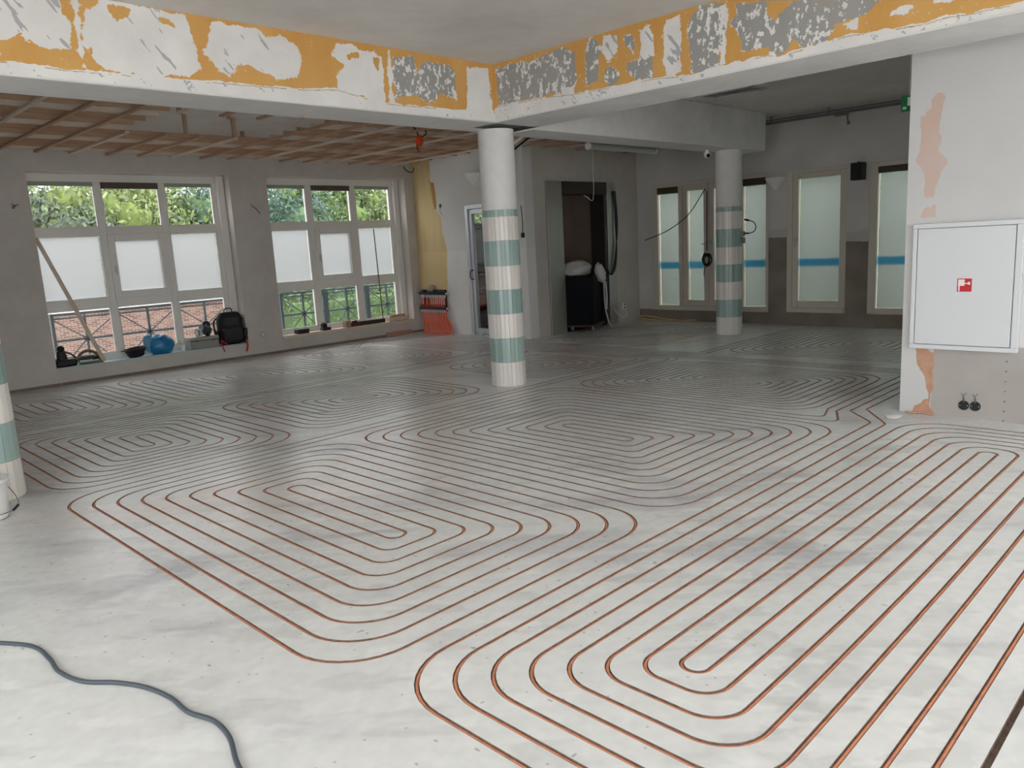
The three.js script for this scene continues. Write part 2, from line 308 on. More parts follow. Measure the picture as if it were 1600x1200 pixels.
// ---------------------------------------------------------------- shell of the building
const CEIL = 3.26, LZ = -11.5, K = LZ / -11.6;
const wx = (x) => x * Math.abs(K), wy = (y) => 1.55 + (y - 1.55) * Math.abs(K);
const soffit = 2.72;
struct('ceiling', [box(FX0, 9.13, CEIL, CEIL + 0.5, FZ0, FZ1), box(9.47, FX1, CEIL, CEIL + 0.5, FZ0, FZ1), box(9.13, 9.47, CEIL, CEIL + 0.5, FZ0, -5.44), box(9.13, 9.47, CEIL, CEIL + 0.5, -4.78, FZ1), box(9.1, 9.5, CEIL + 0.5, CEIL + 0.55, -5.5, -4.7)], M.ceiling, 'flat white plastered ceiling');
// boxes of a wall that runs along X or Z with rectangular openings [a0, a1, y0, y1]
function wallBoxes(axis, a0, a1, c0, c1, top, openings) {
  const out = [], b = (p, q, y0, y1) => { if (q - p > 1e-4 && y1 - y0 > 1e-4) out.push(axis === 'x' ? box(p, q, y0, y1, c0, c1) : box(c0, c1, y0, y1, p, q)); };
  let at = a0;
  for (const [p, q, y0, y1] of openings.slice().sort((m, n) => m[0] - n[0])) { b(at, p, 0, top); b(p, q, 0, y0); b(p, q, y1, top); at = q; }
  b(at, a1, 0, top); return out;
}
const W1 = [wx(2.99), wx(5.72), 0.235, wy(2.8)], W2 = [wx(6.34), wx(9.08), 0.235, wy(2.8)];
struct('wall_left', wallBoxes('x', FX0, 9.6, LZ - 0.38, LZ, CEIL, [W1, W2]), M.wallOld, 'white plastered outer wall with two large windows');
// raw strip where the skirting was taken off
M.raw = mat(0x8d8378, { map: rep(plasterT, 1.3), roughness: 0.95 });
{ const o = structGroup('baseboard_left', 'rough brown mortar strip left where the skirting was'); for (let x = 1.2; x < 9.2; x += 0.9) obj('strip', box(x, x + 0.89, 0, 0.028 + 0.012 * Math.sin(x * 7), LZ - 0.002, LZ + 0.012), M.raw, o); }

// far wall with the manifold: yellow paint where a cupboard stood
const yellow = [[[2.77, 3.2], [2.33, 3.2], [2.38, 2.7], [2.27, 2.67], [2.23, 2.23], [2.14, 2.06], [2.04, 1.45], [2.08, 0.7], [2.87, 0.7], [3.1, 1.6], [3.1, 3.2]]];
const band2 = [[[2.4, 2.72], [2.27, 2.67], [2.22, 2.2], [2.32, 2.2]]];
const farT = tex(1024, 1024, (u, v) => {
  const s = u * 3.4, y = v * 3.4, n = fbm(s * 5, y * 5, 7, 4) - 0.5, k = 214 + (fbm(s * 2, y * 2, 13, 4) - 0.5) * 20 + (y < 1.46 ? 7 : 0);
  if (inPatch(yellow, s, y, n, 0.09)) { const st = fbm(s * 9, y * 1.2, 17, 4), c = mix3([202, 176, 122], [220, 202, 158], st); return inPatch(band2, s, y, n, 0.05) ? [186, 140, 84] : mix3(c, [224, 200, 152], y < 1.46 ? 0.7 : 0.1); }
  return [k, k - 1, k - 3];
}, true, false);
{
  const m = farT.clone(); m.wrapS = THREE.RepeatWrapping; m.repeat.set(-1 / 3.4, 1 / 3.4); m.needsUpdate = true;
  const o = structGroup('wall_far', 'white end wall with a streaked strip of old yellow paint', [MW.x, 0, MW.z], MW.turn * -1);
  o.rotation.y = -MW.turn;
  obj('face', [box(0, 0.2, 0, CEIL, -3.1, -1.46), box(0, 0.2, 2.22, CEIL, -1.46, -0.6), box(0, 0.2, 0, CEIL, -0.6, 0)], mat(0xffffff, { map: m, roughness: 0.9, bumpMap: rep(plasterB, 0.7), bumpScale: 0.004 }), o);
}
// lift wall and the wall beside it
struct('wall_lift', wallBoxes('x', 9.09, 12.12, -8.82, -8.6, CEIL, [[9.57, 11.38, 0, 2.5]]), M.wallOld, 'white wall round the lift entrance');

// wall with frosted doors: bare brown render below, plaster above
const doorsT = tex(1024, 512, (u, v) => {
  const z = -8.9 + u * 7.2, y = v * 3.4, n = fbm(z * 4, y * 4, 23, 4), k = 205 + (fbm(z * 2, y * 2, 29, 4) - 0.5) * 22;
  const edge = z > -6.05 ? 1.4 + (z > -5 ? -0.1 : 0) : 0.2;
  if (y < edge + (n - 0.5) * 0.05) { const b = 136 + (n - 0.5) * 36; return [b, b - 10, b - 20]; }
  if (z > -6.1 && y < edge + 0.14 + (n - 0.5) * 0.16) return [k - 8, k - 14, k - 18];
  return [k, k - 3, k - 7];
}, true, false);
{
  const m = doorsT; m.repeat.set(1 / 7.2, 1 / 3.4); m.offset.set(8.9 / 7.2, 0);
  struct('wall_doors', wallBoxes('z', -8.9, FZ1, 12.1, 12.42, CEIL, [[-8.28, -6.03, 0.19, 2.44], [-5.72, -4.78, 0.2, 2.43], [-4.45, -2.95, 0.2, 2.42]]), mat(0xffffff, { map: m, roughness: 0.92 }), 'outer wall with frosted glass doors, bare brown render low down');
}
// wall with the hose cabinet: filler patches, bare plasterboard under the cabinet
const cabPink = [[[-2.1, 2.33], [-2.02, 2.38], [-1.98, 2.49], [-1.96, 2.48], [-1.94, 2.14], [-1.98, 2.08], [-1.9, 1.97], [-1.95, 1.9], [-1.98, 1.71], [-2.04, 1.72], [-2.07, 1.9], [-2.11, 2.04], [-2.1, 2.2]], [[-2.05, 1.62], [-1.98, 1.66], [-1.98, 1.58], [-2.1, 1.56]]];
const cabBrown = [[[-2.09, 0.58], [-1.94, 0.5], [-1.94, 0.35], [-1.93, 0.23], [-1.95, 0.07], [-1.9, 0], [-2.09, 0], [-2.07, 0.05], [-1.97, 0.13], [-2.01, 0.31], [-2.06, 0.4]]];
const cabGrey = [[[-1.94, 0.58], [2.4, 0.58], [2.4, -0.08], [-1.89, -0.08], [-1.95, 0.07], [-1.94, 0.35]]];
const cabT = tex(1536, 1024, (u, v) => {
  const z = -2.4 + u * 4.8, y = v * 3.4, n = fbm(z * 9, y * 9, 37, 4) - 0.5, k = 213 + (fbm(z * 1.6, y * 1.6, 43, 4) - 0.5) * 16;
  if (inPatch(cabBrown, z, y, n, 0.07)) return mix3([186, 140, 112], [206, 166, 140], fbm(z * 22, y * 22, 47, 3));
  if (inPatch(cabGrey, z, y, n, 0.02)) { const g = 178 + (fbm(z * 3, y * 3, 53, 4) - 0.5) * 18; const screw = Math.abs(((z + 1.43) % 0.6)) < 0.006 && (y * 13) % 1 < 0.12; return screw ? [110, 105, 100] : [g, g - 5, g - 11]; }
  if (inPatch(cabPink, z, y, n, 0.1)) return mix3([214, 176, 158], [k, k - 2, k - 4], 0.15 + 0.5 * fbm(z * 7, y * 5, 59, 3));
  return [k, k, k - 1];
}, true, false);
cabT.repeat.set(1 / 4.8, 1 / 3.4); cabT.offset.set(2.4 / 4.8, 0);
struct('wall_right', [box(6.71, 7.0, 0, CEIL, -2.18, FZ1)], mat(0xffffff, { map: cabT, roughness: 0.88 }), 'white wall that carries the hose cabinet');
struct('wall_side', box(7.0, 12.1, 0, CEIL, -2.2, -1.95), M.wall, 'white wall that closes the far right bay');
// walls behind the camera with the wide windows that light the near floor
const BX = [-4.4, 1.4, 0.12, 2.75], BZ = [-1.4, 6.3, 0.1, 2.65];
struct('wall_rear', wallBoxes('z', FZ0, FZ1, FX0, FX0 + 0.3, CEIL, [BX]), M.wall, 'white wall with a wide window behind the camera');
struct('wall_street', wallBoxes('x', FX0 + 0.3, 6.71, FZ1 - 0.3, FZ1, CEIL, [BZ]), M.wall, 'white wall with a wide window beside the camera');
{
  const o = structGroup('window_6', 'wide white window behind the camera'), x = FX0 + 0.1;
  for (let k = 0; k <= 4; k++) { const z = BX[0] + (BX[1] - BX[0]) * k / 4; obj('mullion', box(x, x + 0.08, BX[2], BX[3], z - 0.035, z + 0.035), M.frame, o); }
  for (const y of [BX[2] + 0.03, BX[3] - 0.03]) obj('rail', box(x, x + 0.08, y - 0.03, y + 0.03, BX[0], BX[1]), M.frame, o);
  for (let k = 0; k < 4; k++) { const a = BX[0] + (BX[1] - BX[0]) * k / 4, b = BX[0] + (BX[1] - BX[0]) * (k + 1) / 4; obj('pane', box(x + 0.037, x + 0.043, BX[2], BX[3], a + 0.03, b - 0.03), M.glass, o); }
}
{
  const o = structGroup('window_7', 'wide white window beside the camera'), z = FZ1 - 0.18;
  for (let k = 0; k <= 4; k++) { const x = BZ[0] + (BZ[1] - BZ[0]) * k / 4; obj('mullion', box(x - 0.035, x + 0.035, BZ[2], BZ[3], z, z + 0.08), M.frame, o); }
  for (const y of [BZ[2] + 0.03, BZ[3] - 0.03]) obj('rail', box(BZ[0], BZ[1], y - 0.03, y + 0.03, z, z + 0.08), M.frame, o);
  for (let k = 0; k < 4; k++) { const a = BZ[0] + (BZ[1] - BZ[0]) * k / 4, b = BZ[0] + (BZ[1] - BZ[0]) * (k + 1) / 4; obj('pane', box(a + 0.03, b - 0.03, BZ[2], BZ[3], z + 0.037, z + 0.043), M.glass, o); }
}

// ---------------------------------------------------------------- beams with torn wallpaper
const LW = [[[1.43,3.17],[1.81,3.27],[1.81,3.16],[1.84,3.09],[1.85,3.0],[1.82,2.93],[1.77,2.92],[1.66,2.91],[1.55,2.98],[1.5,2.93],[1.39,2.89],[1.0,2.9],[1.0,3.2]],[[1.89,3.27],[1.91,3.27],[1.9,3.01],[1.91,2.81],[1.88,2.81],[1.88,3.0]],[[1.96,3.18],[2.07,3.27],[2.39,3.26],[2.61,3.24],[2.64,3.16],[2.64,3.08],[2.66,2.97],[2.68,2.91],[2.65,2.86],[2.58,2.83],[2.43,2.84],[2.4,2.81],[2.03,2.82],[1.96,2.88],[1.96,2.95],[1.91,2.95],[1.91,3.01]],[[2.8,3.23],[3.15,3.23],[3.23,3.18],[3.34,3.2],[3.45,3.18],[3.48,3.14],[3.49,3.05],[3.51,3.01],[3.46,2.94],[3.34,2.89],[3.24,2.9],[3.11,2.93],[3.06,2.97],[2.96,2.96],[2.9,2.88],[2.83,2.9],[2.75,2.98],[2.71,3.0],[2.75,3.07]],[[3.84,3.21],[4.0,3.24],[4.06,3.2],[4.22,3.21],[4.3,3.17],[4.3,3.01],[4.29,2.8],[3.82,2.86],[3.83,2.96],[3.9,3.05],[3.8,3.12]],[[4.36,3.25],[4.39,3.25],[4.39,2.81],[4.34,2.81]],[[5.29,3.19],[5.56,3.22],[5.58,3.06],[5.59,2.79],[5.23,2.76],[5.27,3.0]],[[-1.5,2.9],[-0.4,2.95],[0.3,3.0],[0.2,3.27],[-1.5,3.27]]];
const LH = [[[2.09,3.24],[2.24,3.23],[2.21,3.17],[2.14,3.14],[2.09,3.18]],[[3.93,3.16],[4.06,3.18],[4.05,3.14],[3.94,3.1]],[[4.2,3.16],[4.28,3.17],[4.25,3.03],[4.2,3.08]],[[2.42,3.2],[2.5,3.21],[2.53,3.15],[2.45,3.16]]];
const LG = [[[4.41,3.19],[4.64,3.22],[4.68,3.09],[4.74,3.19],[5.05,3.2],[5.14,3.14],[5.12,2.9],[4.96,2.93],[4.78,2.84],[4.64,2.89],[4.42,2.85],[4.4,3.0]]];
const LB = [[1.42,2.81],[1.77,2.8],[2.38,2.81],[3.1,2.83],[3.51,2.84],[3.81,2.87],[4.28,2.8],[5.21,2.81],[5.59,2.8]];
const RW = [[[-4.3,3.24],[-4.15,3.22],[-4.15,3.07],[-4.26,3.02],[-4.32,3.11]],[[-3.92,3.19],[-3.85,3.21],[-3.79,3.15],[-3.78,2.97],[-3.93,2.98]],[[-3.68,3.23],[-3.56,3.22],[-3.54,3.11],[-3.55,2.81],[-3.66,2.8],[-3.71,2.9],[-3.69,3.08]],[[-3.22,3.19],[-3.14,3.23],[-3.15,2.79],[-3.2,2.8]],[[-2.26,2.88],[-2.17,2.91],[-2.17,2.82],[-2.24,2.85]],[[-1.98,2.86],[-1.96,2.9],[-1.88,2.92],[-1.82,2.9],[-1.86,2.85],[-1.93,2.85]],[[-1.73,2.92],[-1.57,2.88],[-1.62,2.85],[-1.69,2.87]],[[-4.79,2.91],[-4.64,2.89],[-4.63,2.79],[-4.79,2.8]],[[-1.2,2.9],[0.4,2.95],[1.2,3.1],[0,3.27],[-0.9,3.27]]];
const RG = [[[-5.61,3.21],[-5.39,3.22],[-5.16,3.2],[-5.08,3.2],[-4.88,3.23],[-4.73,3.24],[-4.62,3.17],[-4.61,3.0],[-4.63,2.88],[-5.01,2.86],[-5.38,2.87],[-5.6,2.81]],[[-4.49,3.23],[-4.37,3.23],[-4.32,3.14],[-4.36,3.07],[-4.37,2.89],[-4.48,2.87],[-4.52,2.92],[-4.49,3.05]],[[-4.3,2.96],[-4.23,2.97],[-4.13,2.9],[-4.15,2.84],[-4.25,2.82],[-4.32,2.87]],[[-4.1,3.18],[-4.02,3.21],[-3.97,3.15],[-3.99,3.04],[-4.06,3.09]],[[-4.06,2.97],[-3.81,2.99],[-3.8,2.81],[-3.97,2.83],[-4.06,2.92]],[[-3.47,3.14],[-3.42,3.22],[-3.29,3.26],[-3.16,3.23],[-3.16,3.02],[-3.21,2.81],[-3.31,2.74],[-3.45,2.79],[-3.46,2.97]],[[-3.06,3.2],[-2.81,3.17],[-2.63,3.12],[-2.01,2.98],[-2.14,2.9],[-2.18,2.9],[-2.33,2.9],[-2.37,2.82],[-2.39,2.79],[-2.52,2.77],[-2.62,2.86],[-2.69,2.76],[-2.81,2.77],[-2.81,2.84],[-3.0,2.87],[-3.05,3.0],[-3.09,3.06]],[[-2.6,3.2],[-1.6,3.05],[-1.7,3.27],[-2.5,3.27]]];
const RO = [[[-2.83,3.17],[-2.6,3.11],[-2.72,3.04],[-2.76,3.01],[-2.82,3.07]]];
const RB = [[-5.42,2.87],[-5.01,2.86],[-4.62,2.83],[-4.27,2.82],[-3.78,2.81],[-3.45,2.77],[-3.15,2.79],[-2.81,2.8],[-2.74,2.77],[-2.39,2.8],[-2.22,2.81],[-2.03,2.79],[-1.74,2.78],[-1.65,2.79],[-1.47,2.78],[-1.3,2.78]];
function peel(a0, len, white, holes, grey, orangeOver, edge, s, flake) {
  return tex(2048, 256, (u, v) => {
    const a = a0 + u * len, y = 2.7 + v * 0.58, n = fbm(a * 14, y * 14, s, 4) - 0.5, fine = fbm(a * 60, y * 60, s + 5, 3) - 0.5, st = fbm(a * 5, y * 1.5, s + 9, 4);
    const wk = 236 + (fbm(a * 4, y * 4, s + 21, 4) - 0.5) * 22, W = [wk, wk - 1, wk - 2];
    const O = mix3([212, 158, 84], [228, 182, 114], st), nn = n * 1.6 + fine * 0.5;
    const tear = sm(0.66, 0.72, fbm(a * 26 + y * 20, y * 6 - a * 4, s + 33, 3)); // scraper marks
    const y0 = lerpLine(edge, a) + nn * 0.02;
    if (y < y0) { const crack = Math.abs(y - y0 + 0.012 + n * 0.03) < 0.0022 && st > 0.45; return crack ? [176, 158, 132] : tear > 0.8 && fine > 0.1 ? [186, 186, 188] : W; }
    if (inPatch(orangeOver, a, y, nn, 0.03)) return O;
    const inG = inPatch(grey, a, y, nn, 0.03);
    if (inPatch(white, a, y, nn, 0.03) && !(inG && fine > 0.16)) { if (inPatch(holes, a, y, nn, 0.03)) return O; return tear > 0.9 && fbm(a * 3, y * 3, s + 61, 2) > 0.58 ? [184, 186, 190] : W; }
    if (inG) { const f = fbm(a * 34, y * 20, s + 41, 4) + fine * 0.5; return f > flake ? W : mix3([156, 156, 154], [176, 175, 171], st); }
    const rim = inPatch(grey, a, y, nn, 0.05) || inPatch(white, a, y, nn, 0.055); if (rim && fine > -0.02) return mix3(W, O, 0.3);
    return fine > 0.2 && tear > 0.5 ? mix3(O, W, 0.6) : O;
  }, true, false);
}
const bump2 = rep(plasterB, 2.2);
{
  const t = peel(-1.6, 7.22, LW, LH, LG, [], LB, 101, 0.57); t.repeat.set(1 / 7.22, 1 / 0.58); t.offset.set(1.6 / 7.22, -2.7 / 0.58);
  const o = structGroup('ceiling_beam', 'concrete beam over the left bay with torn yellow wallpaper');
  obj('core', [rbox(FX0 + 0.3, 6.26, soffit, CEIL - 0.002, -6.22, -5.664, 0.012)], M.wall, o);
  obj('torn_wallpaper', box(FX0 + 0.3, 5.618, soffit + 0.014, CEIL, -5.664, -5.66), mat(0xffffff, { map: t, roughness: 0.85, bumpMap: bump2, bumpScale: 0.003 }), o);
}
{
  const t = peel(-5.66, 7.6, RW, [], RG, RO, RB, 151, 0.62); t.repeat.set(1 / 7.6, 1 / 0.58); t.offset.set(5.66 / 7.6, -2.7 / 0.58);
  const o = structGroup('ceiling_beam', 'concrete beam over the right bay with scraped grey and yellow wallpaper');
  obj('core', [rbox(5.622, 6.26, soffit, CEIL, -6.0, FZ1 - 0.3, 0.012)], M.wall, o);
  obj('torn_wallpaper', box(5.618, 5.622, soffit + 0.014, CEIL, -5.66, FZ1 - 0.3), mat(0xffffff, { map: t, roughness: 0.85, bumpMap: bump2, bumpScale: 0.003 }), o);
}
struct('ceiling_beam', rbox(6.26, 11.42, 2.705, CEIL, -6.2, -5.74, 0.012), M.wall, 'plain white beam from the central column to the far column');
// ---------------------------------------------------------------- windows of the left wall
M.film = phys(0xa2a5a6, { transmission: 1, thickness: 0, roughness: 0.97, ior: 1.2, side: THREE.DoubleSide });
const sheetZ = (x0, x1, y0, y1, z) => uvm(new THREE.PlaneGeometry(x1 - x0, y1 - y0).translate((x0 + x1) / 2, (y0 + y1) / 2, z)), sheetX = (x, y0, y1, z0, z1) => uvm(new THREE.PlaneGeometry(z1 - z0, y1 - y0).rotateY(-Math.PI / 2).translate(x, (y0 + y1) / 2, (z0 + z1) / 2));
M.filmGreen = phys(0x8b918c, { transmission: 1, thickness: 0, roughness: 0.86, ior: 1.2, side: THREE.DoubleSide });
M.vent = mat(0x5b4d44, { roughness: 0.7 });
M.ventPale = mat(0x9aa093, { roughness: 0.7 });
M.gasket = mat(0x3a3a38, { roughness: 0.8 });
function sashWindow(name, label, x0, cols, right) {
  // x0 left edge of the opening, cols: [m1a, m1b, m2a, m2b, jambLeft], right: right edge of the opening
  const o = structGroup(name, label), z0 = LZ - 0.33, z1 = LZ - 0.25, Y = (y) => wy(y), zg = (z0 + z1) / 2;
  const xl = x0 + 0.055, [a, b, c, d, e] = cols, yB = 0.3, rows = [[Y(2.075), Y(2.69)], [Y(1.09), Y(1.97)], [yB + 0.03, Y(0.965)]];
  obj('head', rbox(x0, right, Y(2.69), W1[3], z0, z1), M.frame, o);
  obj('bottom_rail', rbox(x0, right, 0.235, yB + 0.03, z0, z1), M.frame, o);
  obj('jamb', rbox(x0, xl, yB + 0.03, Y(2.69), z0, z1), M.frame, o); obj('jamb', rbox(e, right, yB + 0.03, Y(2.69), z0, z1), M.frame, o);
  obj('jamb_stop', rbox(e + 0.06, right, 0.235, W1[3], z1, z1 + 0.06), M.frame, o);
  for (const [p, q] of [[a, b], [c, d]]) obj('mullion', rbox(p, q, yB + 0.03, Y(2.69), z0, z1), M.frame, o);
  const xs = [[xl, a], [b, c], [d, e]];
  for (const [p, q] of xs) { obj('transom', rbox(p, q, rows[0][0] - (rows[0][0] - rows[1][1]), rows[0][0], z0, z1), M.frame, o); obj('transom', rbox(p, q, rows[2][1], rows[1][0], z0, z1), M.frame, o); }
  xs.forEach(([p, q], i) => rows.forEach(([y0, y1], r) => {
    if (i === 1 && r === 1) { // opening sash
      const s = new THREE.Group(); s.name = 'sash'; o.add(s); const w = 0.085, zz = z1 + 0.022;
      obj('sash_frame', [rbox(p - 0.01, p + w, y0 - 0.01, y1 + 0.01, z0 + 0.01, zz), rbox(q - w, q + 0.01, y0 - 0.01, y1 + 0.01, z0 + 0.01, zz), rbox(p + w, q - w, y1 - w, y1 + 0.01, z0 + 0.01, zz), rbox(p + w, q - w, y0 - 0.01, y0 + w, z0 + 0.01, zz)], M.frame, s);
      obj('pane', box(p + w, q - w, y0 + w, y1 - w, zg - 0.006, zg - 0.002), M.glass, s); obj('frosted_film', sheetZ(p + w, q - w, y0 + w, y1 - w, zg), M.film, s);
      obj('handle', [rbox(p + 0.03, p + 0.055, y0 + 0.36, y0 + 0.44, zz, zz + 0.012, 0.004), rbox(p + 0.034, p + 0.051, y0 + 0.32, y0 + 0.43, zz + 0.012, zz + 0.035, 0.006)], M.alu, s);
      return;
    }
    const bead = 0.014; // glazing beads stand proud of the glass
    obj('glazing_bead', [box(p, p + bead, y0, y1, zg + 0.004, z1 - 0.006), box(q - bead, q, y0, y1, zg + 0.004, z1 - 0.006), box(p + bead, q - bead, y1 - bead, y1, zg + 0.004, z1 - 0.006), box(p + bead, q - bead, y0, y0 + bead, zg + 0.004, z1 - 0.006)], M.frame, o);
    if (r === 1) { obj('pane', box(p, q, y0, y1, zg - 0.004, zg - 0.001), M.glass, o); obj('frosted_film', sheetZ(p + bead + 0.006, q - bead - 0.008, y0 + bead + 0.006, y1 - bead - 0.004, zg), M.film, o); }
    else obj('pane', box(p, q, y0, y1, zg - 0.003, zg + 0.003), M.glass, o);
    if (r === 0) obj('vent_strip', rbox(p + 0.005, q - 0.005, y1 - (i === 1 ? 0.085 : 0.055), y1, zg + 0.006, z1 + (i === 1 ? 0.02 : -0.002), 0.004), i === 1 ? M.vent : M.ventPale, o);
  }));
  return o;
}
sashWindow('window_1', 'left white window of nine panes, middle row frosted', W1[0], [3.86, 3.95, 4.74, 4.83, 5.55].map(wx), W1[1]);
sashWindow('window_2', 'right white window of nine panes, middle row frosted', W2[0], [7.17, 7.28, 8.05, 8.16, 8.91].map(wx), W2[1]);
// reveals' sills
const woodT = tex(512, 512, (u, v) => { const g = fbm(u * 3, v * 40, 201, 5, 3, 40), k = fbm(u * 6, v * 6, 207, 3, 6, 6); const c = mix3([204, 186, 168], [226, 212, 196], g); return mix3(c, [c[0] - 18, c[1] - 18, c[2] - 16], k * 0.5); });
M.wood = mat(0xffffff, { map: rep(woodT, 1.5), roughness: 0.8 });
M.woodDark = mat(0xd6bca8, { map: rep(woodT, 1.5), roughness: 0.85 });
M.woodOld = mat(0xe0cab6, { map: rep(woodT, 1.1), roughness: 0.85 });
struct('trim_1', [rbox(W1[0], W1[1], 0.215, 0.238, LZ - 0.26, LZ + 0.004, 0.004)], mat(0xa9c2c4, { roughness: 0.35 }), 'bluish stone window sill under the left window');
struct('trim_2', [rbox(W2[0], W2[1] - 0.02, 0.215, 0.262, LZ - 0.14, LZ + 0.03, 0.004)], M.wood, 'bare timber window board under the right window');
// balcony railings outside
M.rail = mat(0x4d5b62, { roughness: 0.5, metalness: 0.3 });
function railing(label, x0, pitch, n) {
  const t = thing('balcony_railing', label, 'railing', [x0, 0, -12.2]), w = 0.9, top = 0.9, lo = 0.12, mid = 0.53;
  for (let k = 0; k < n; k++) {
    const a = k * pitch, b = a + w - 0.06, c = (a + b) / 2;
    obj('top_rail', [bar([a, top, 0], [b, top, 0], 0.034), bar([a, top - 0.055, 0.01], [b, top - 0.055, 0.01], 0.02)], M.rail, t);
    for (const x of [a, b]) obj('post', bar([x, -0.3, 0], [x, top + 0.02, 0], 0.04), M.rail, t);
    obj('centre_post', bar([c, lo, 0], [c, top, 0], 0.03), M.rail, t);
    obj('middle_rail', bar([a, mid, 0], [b, mid, 0], 0.03), M.rail, t);
    obj('bottom_rail', bar([a, lo, 0], [b, lo, 0], 0.03), M.rail, t);
    for (const [x, y] of [[a, top - 0.06], [b, top - 0.06], [a, lo], [b, lo]]) obj('brace', rod([c, mid, 0.004], [x, y, 0.004], 0.009, 6), M.rail, t);
    obj('hub', rod([c, mid, -0.012], [c, mid, 0.014], 0.045, 16), M.rail, t);
  }
}
railing('grey star-braced railing outside the left window', 3.18, 0.88, 3);
railing('grey star-braced railing outside the right window', 6.7, 0.9, 3);

// ---------------------------------------------------------------- frosted doors of the far right wall
M.blueStrip = phys(0x4fa9d8, { transmission: 1, thickness: 0, roughness: 0.5, ior: 1.2, side: THREE.DoubleSide });
M.brownVent = mat(0x4d4238, { roughness: 0.7 });
function glassUnit(o, za, zb, ya, yb, { x = 12.17, film = M.filmGreen } = {}) { // clear pane with a film that stops short of the beads
  obj('pane', box(x, x + 0.004, ya, yb, za, zb), M.glass, o);
  obj('frosted_film', sheetX(x - 0.002, ya + 0.012, yb - 0.004, za + 0.022, zb - 0.004), film, o);
  obj('blue_strip', sheetX(x + 0.012, 0.94, 1.06, za, zb), M.blueStrip, o);
}
const fr = (o, name, za, zb, ya, yb, x0 = 12.1, x1 = 12.2) => obj(name, rbox(x0, x1, ya, yb, za, zb, 0.006), M.doorFrame, o);
function leaf(o, za, zb, ya, yb, w, wb, handleZ, pair) {
  const s = new THREE.Group(); s.name = 'door_leaf'; o.add(s);
  obj('leaf_frame', [rbox(12.11, 12.19, ya, yb, za, za + w), rbox(12.11, 12.19, ya, yb, zb - w, zb), rbox(12.11, 12.19, yb - w, yb, za + w, zb - w), rbox(12.11, 12.19, ya, ya + wb, za + w, zb - w)], M.doorFrame, s);
  glassUnit(s, za + w, zb - w, ya + wb, yb - w);
  if (handleZ !== undefined) obj('handle', [rbox(12.1, 12.112, 1.24, 1.42, handleZ - 0.02, handleZ + 0.02, 0.004), rod([12.1, 1.36, handleZ], [12.045, 1.36, handleZ], 0.009), rod([12.05, 1.36, handleZ - 0.01], [12.05, 1.26 + (pair ? 0.09 : 0), handleZ + 0.07 * (pair || 1)], 0.009)], M.alu, s);
}
{
  const o = structGroup('door_2', 'double door with frosted side panels in a cream frame');
  fr(o, 'frame_post', -8.28, -8.17, 0.19, 2.44); fr(o, 'frame_post', -7.73, -7.66, 0.19, 2.38); fr(o, 'frame_post', -6.56, -6.49, 0.19, 2.38); fr(o, 'frame_post', -6.08, -6.03, 0.19, 2.44);
  fr(o, 'frame_head', -8.17, -6.08, 2.37, 2.44); fr(o, 'threshold', -8.17, -6.08, 0.19, 0.275, 12.08);
  for (const [a, b] of [[-8.17, -7.73], [-6.49, -6.08]]) { glassUnit(o, a, b, 0.275, 2.26); obj('vent_grille', [rbox(12.105, 12.19, 2.26, 2.37, a, b, 0.004), ...[0, 1, 2].map((k) => box(12.098, 12.106, 2.275 + k * 0.03, 2.29 + k * 0.03, a + 0.01, b - 0.01))], M.brownVent, o); }
  leaf(o, -7.65, -7.135, 0.275, 2.37, 0.095, 0.1, -7.17, -1); leaf(o, -7.13, -6.57, 0.275, 2.37, 0.095, 0.1, -7.085, 1);
}
{
  const o = structGroup('door_3', 'single frosted door in a cream frame');
  fr(o, 'frame_post', -5.72, -5.63, 0.2, 2.43); fr(o, 'frame_post', -4.8, -4.78, 0.2, 2.43); fr(o, 'frame_head', -5.63, -4.8, 2.37, 2.43); fr(o, 'threshold', -5.63, -4.8, 0.2, 0.275, 12.08);
  leaf(o, -5.63, -4.8, 0.275, 2.37, 0.085, 0.115, -5.58, 1);
}
{
  const o = structGroup('window_3', 'tall frosted window at the end of the wall of doors');
  fr(o, 'frame_post', -4.45, -4.34, 0.2, 2.42); fr(o, 'frame_post', -3.04, -2.95, 0.2, 2.42); fr(o, 'frame_head', -4.34, -3.04, 2.35, 2.42); fr(o, 'sill', -4.34, -3.04, 0.2, 0.29, 12.08);
  glassUnit(o, -4.34, -3.04, 0.29, 2.26); obj('vent_grille', rbox(12.105, 12.19, 2.26, 2.35, -4.34, -3.04, 0.004), M.brownVent, o);
}
// ---------------------------------------------------------------- outdoors
M.brickWall = mat(0xffffff, { roughness: 0.95, map: (() => { const t = tex(512, 512, (u, v) => { const row = Math.floor(v * 16), x = u * 8 + (row % 2) * 0.5, fx = x - Math.floor(x), fy = v * 16 - row, h = hash(Math.floor(x) % 8, row, 3); if (fx < 0.06 || fy < 0.16) return [186, 178, 170]; const k = (h - 0.5) * 46 + (fbm(u * 40, v * 40, 5, 2, 40, 40) - 0.5) * 26; return [138 + k, 108 + k * 0.9, 98 + k * 0.8]; }); t.repeat.set(1.0, 1.7); return t; })() });
tag(obj('brick_building', [box(-12, 8.0, -3.2, 0.71, -18, -16)], M.brickWall), 'pale red brick wall outside below the left window', 'building');
tag(obj('coping_stone', rbox(-12.1, 8.1, 0.712, 0.8, -18.05, -15.94, 0.02), mat(0xf0efec)), 'white coping along the top of the brick wall outside', 'coping');
tag(obj('ground', box(-60, 70, -3.4, -3.2, -70, 50), mat(0xcfcdc6, { roughness: 0.95 })), 'pale paving outside far below the windows', 'ground').userData.kind = 'structure';
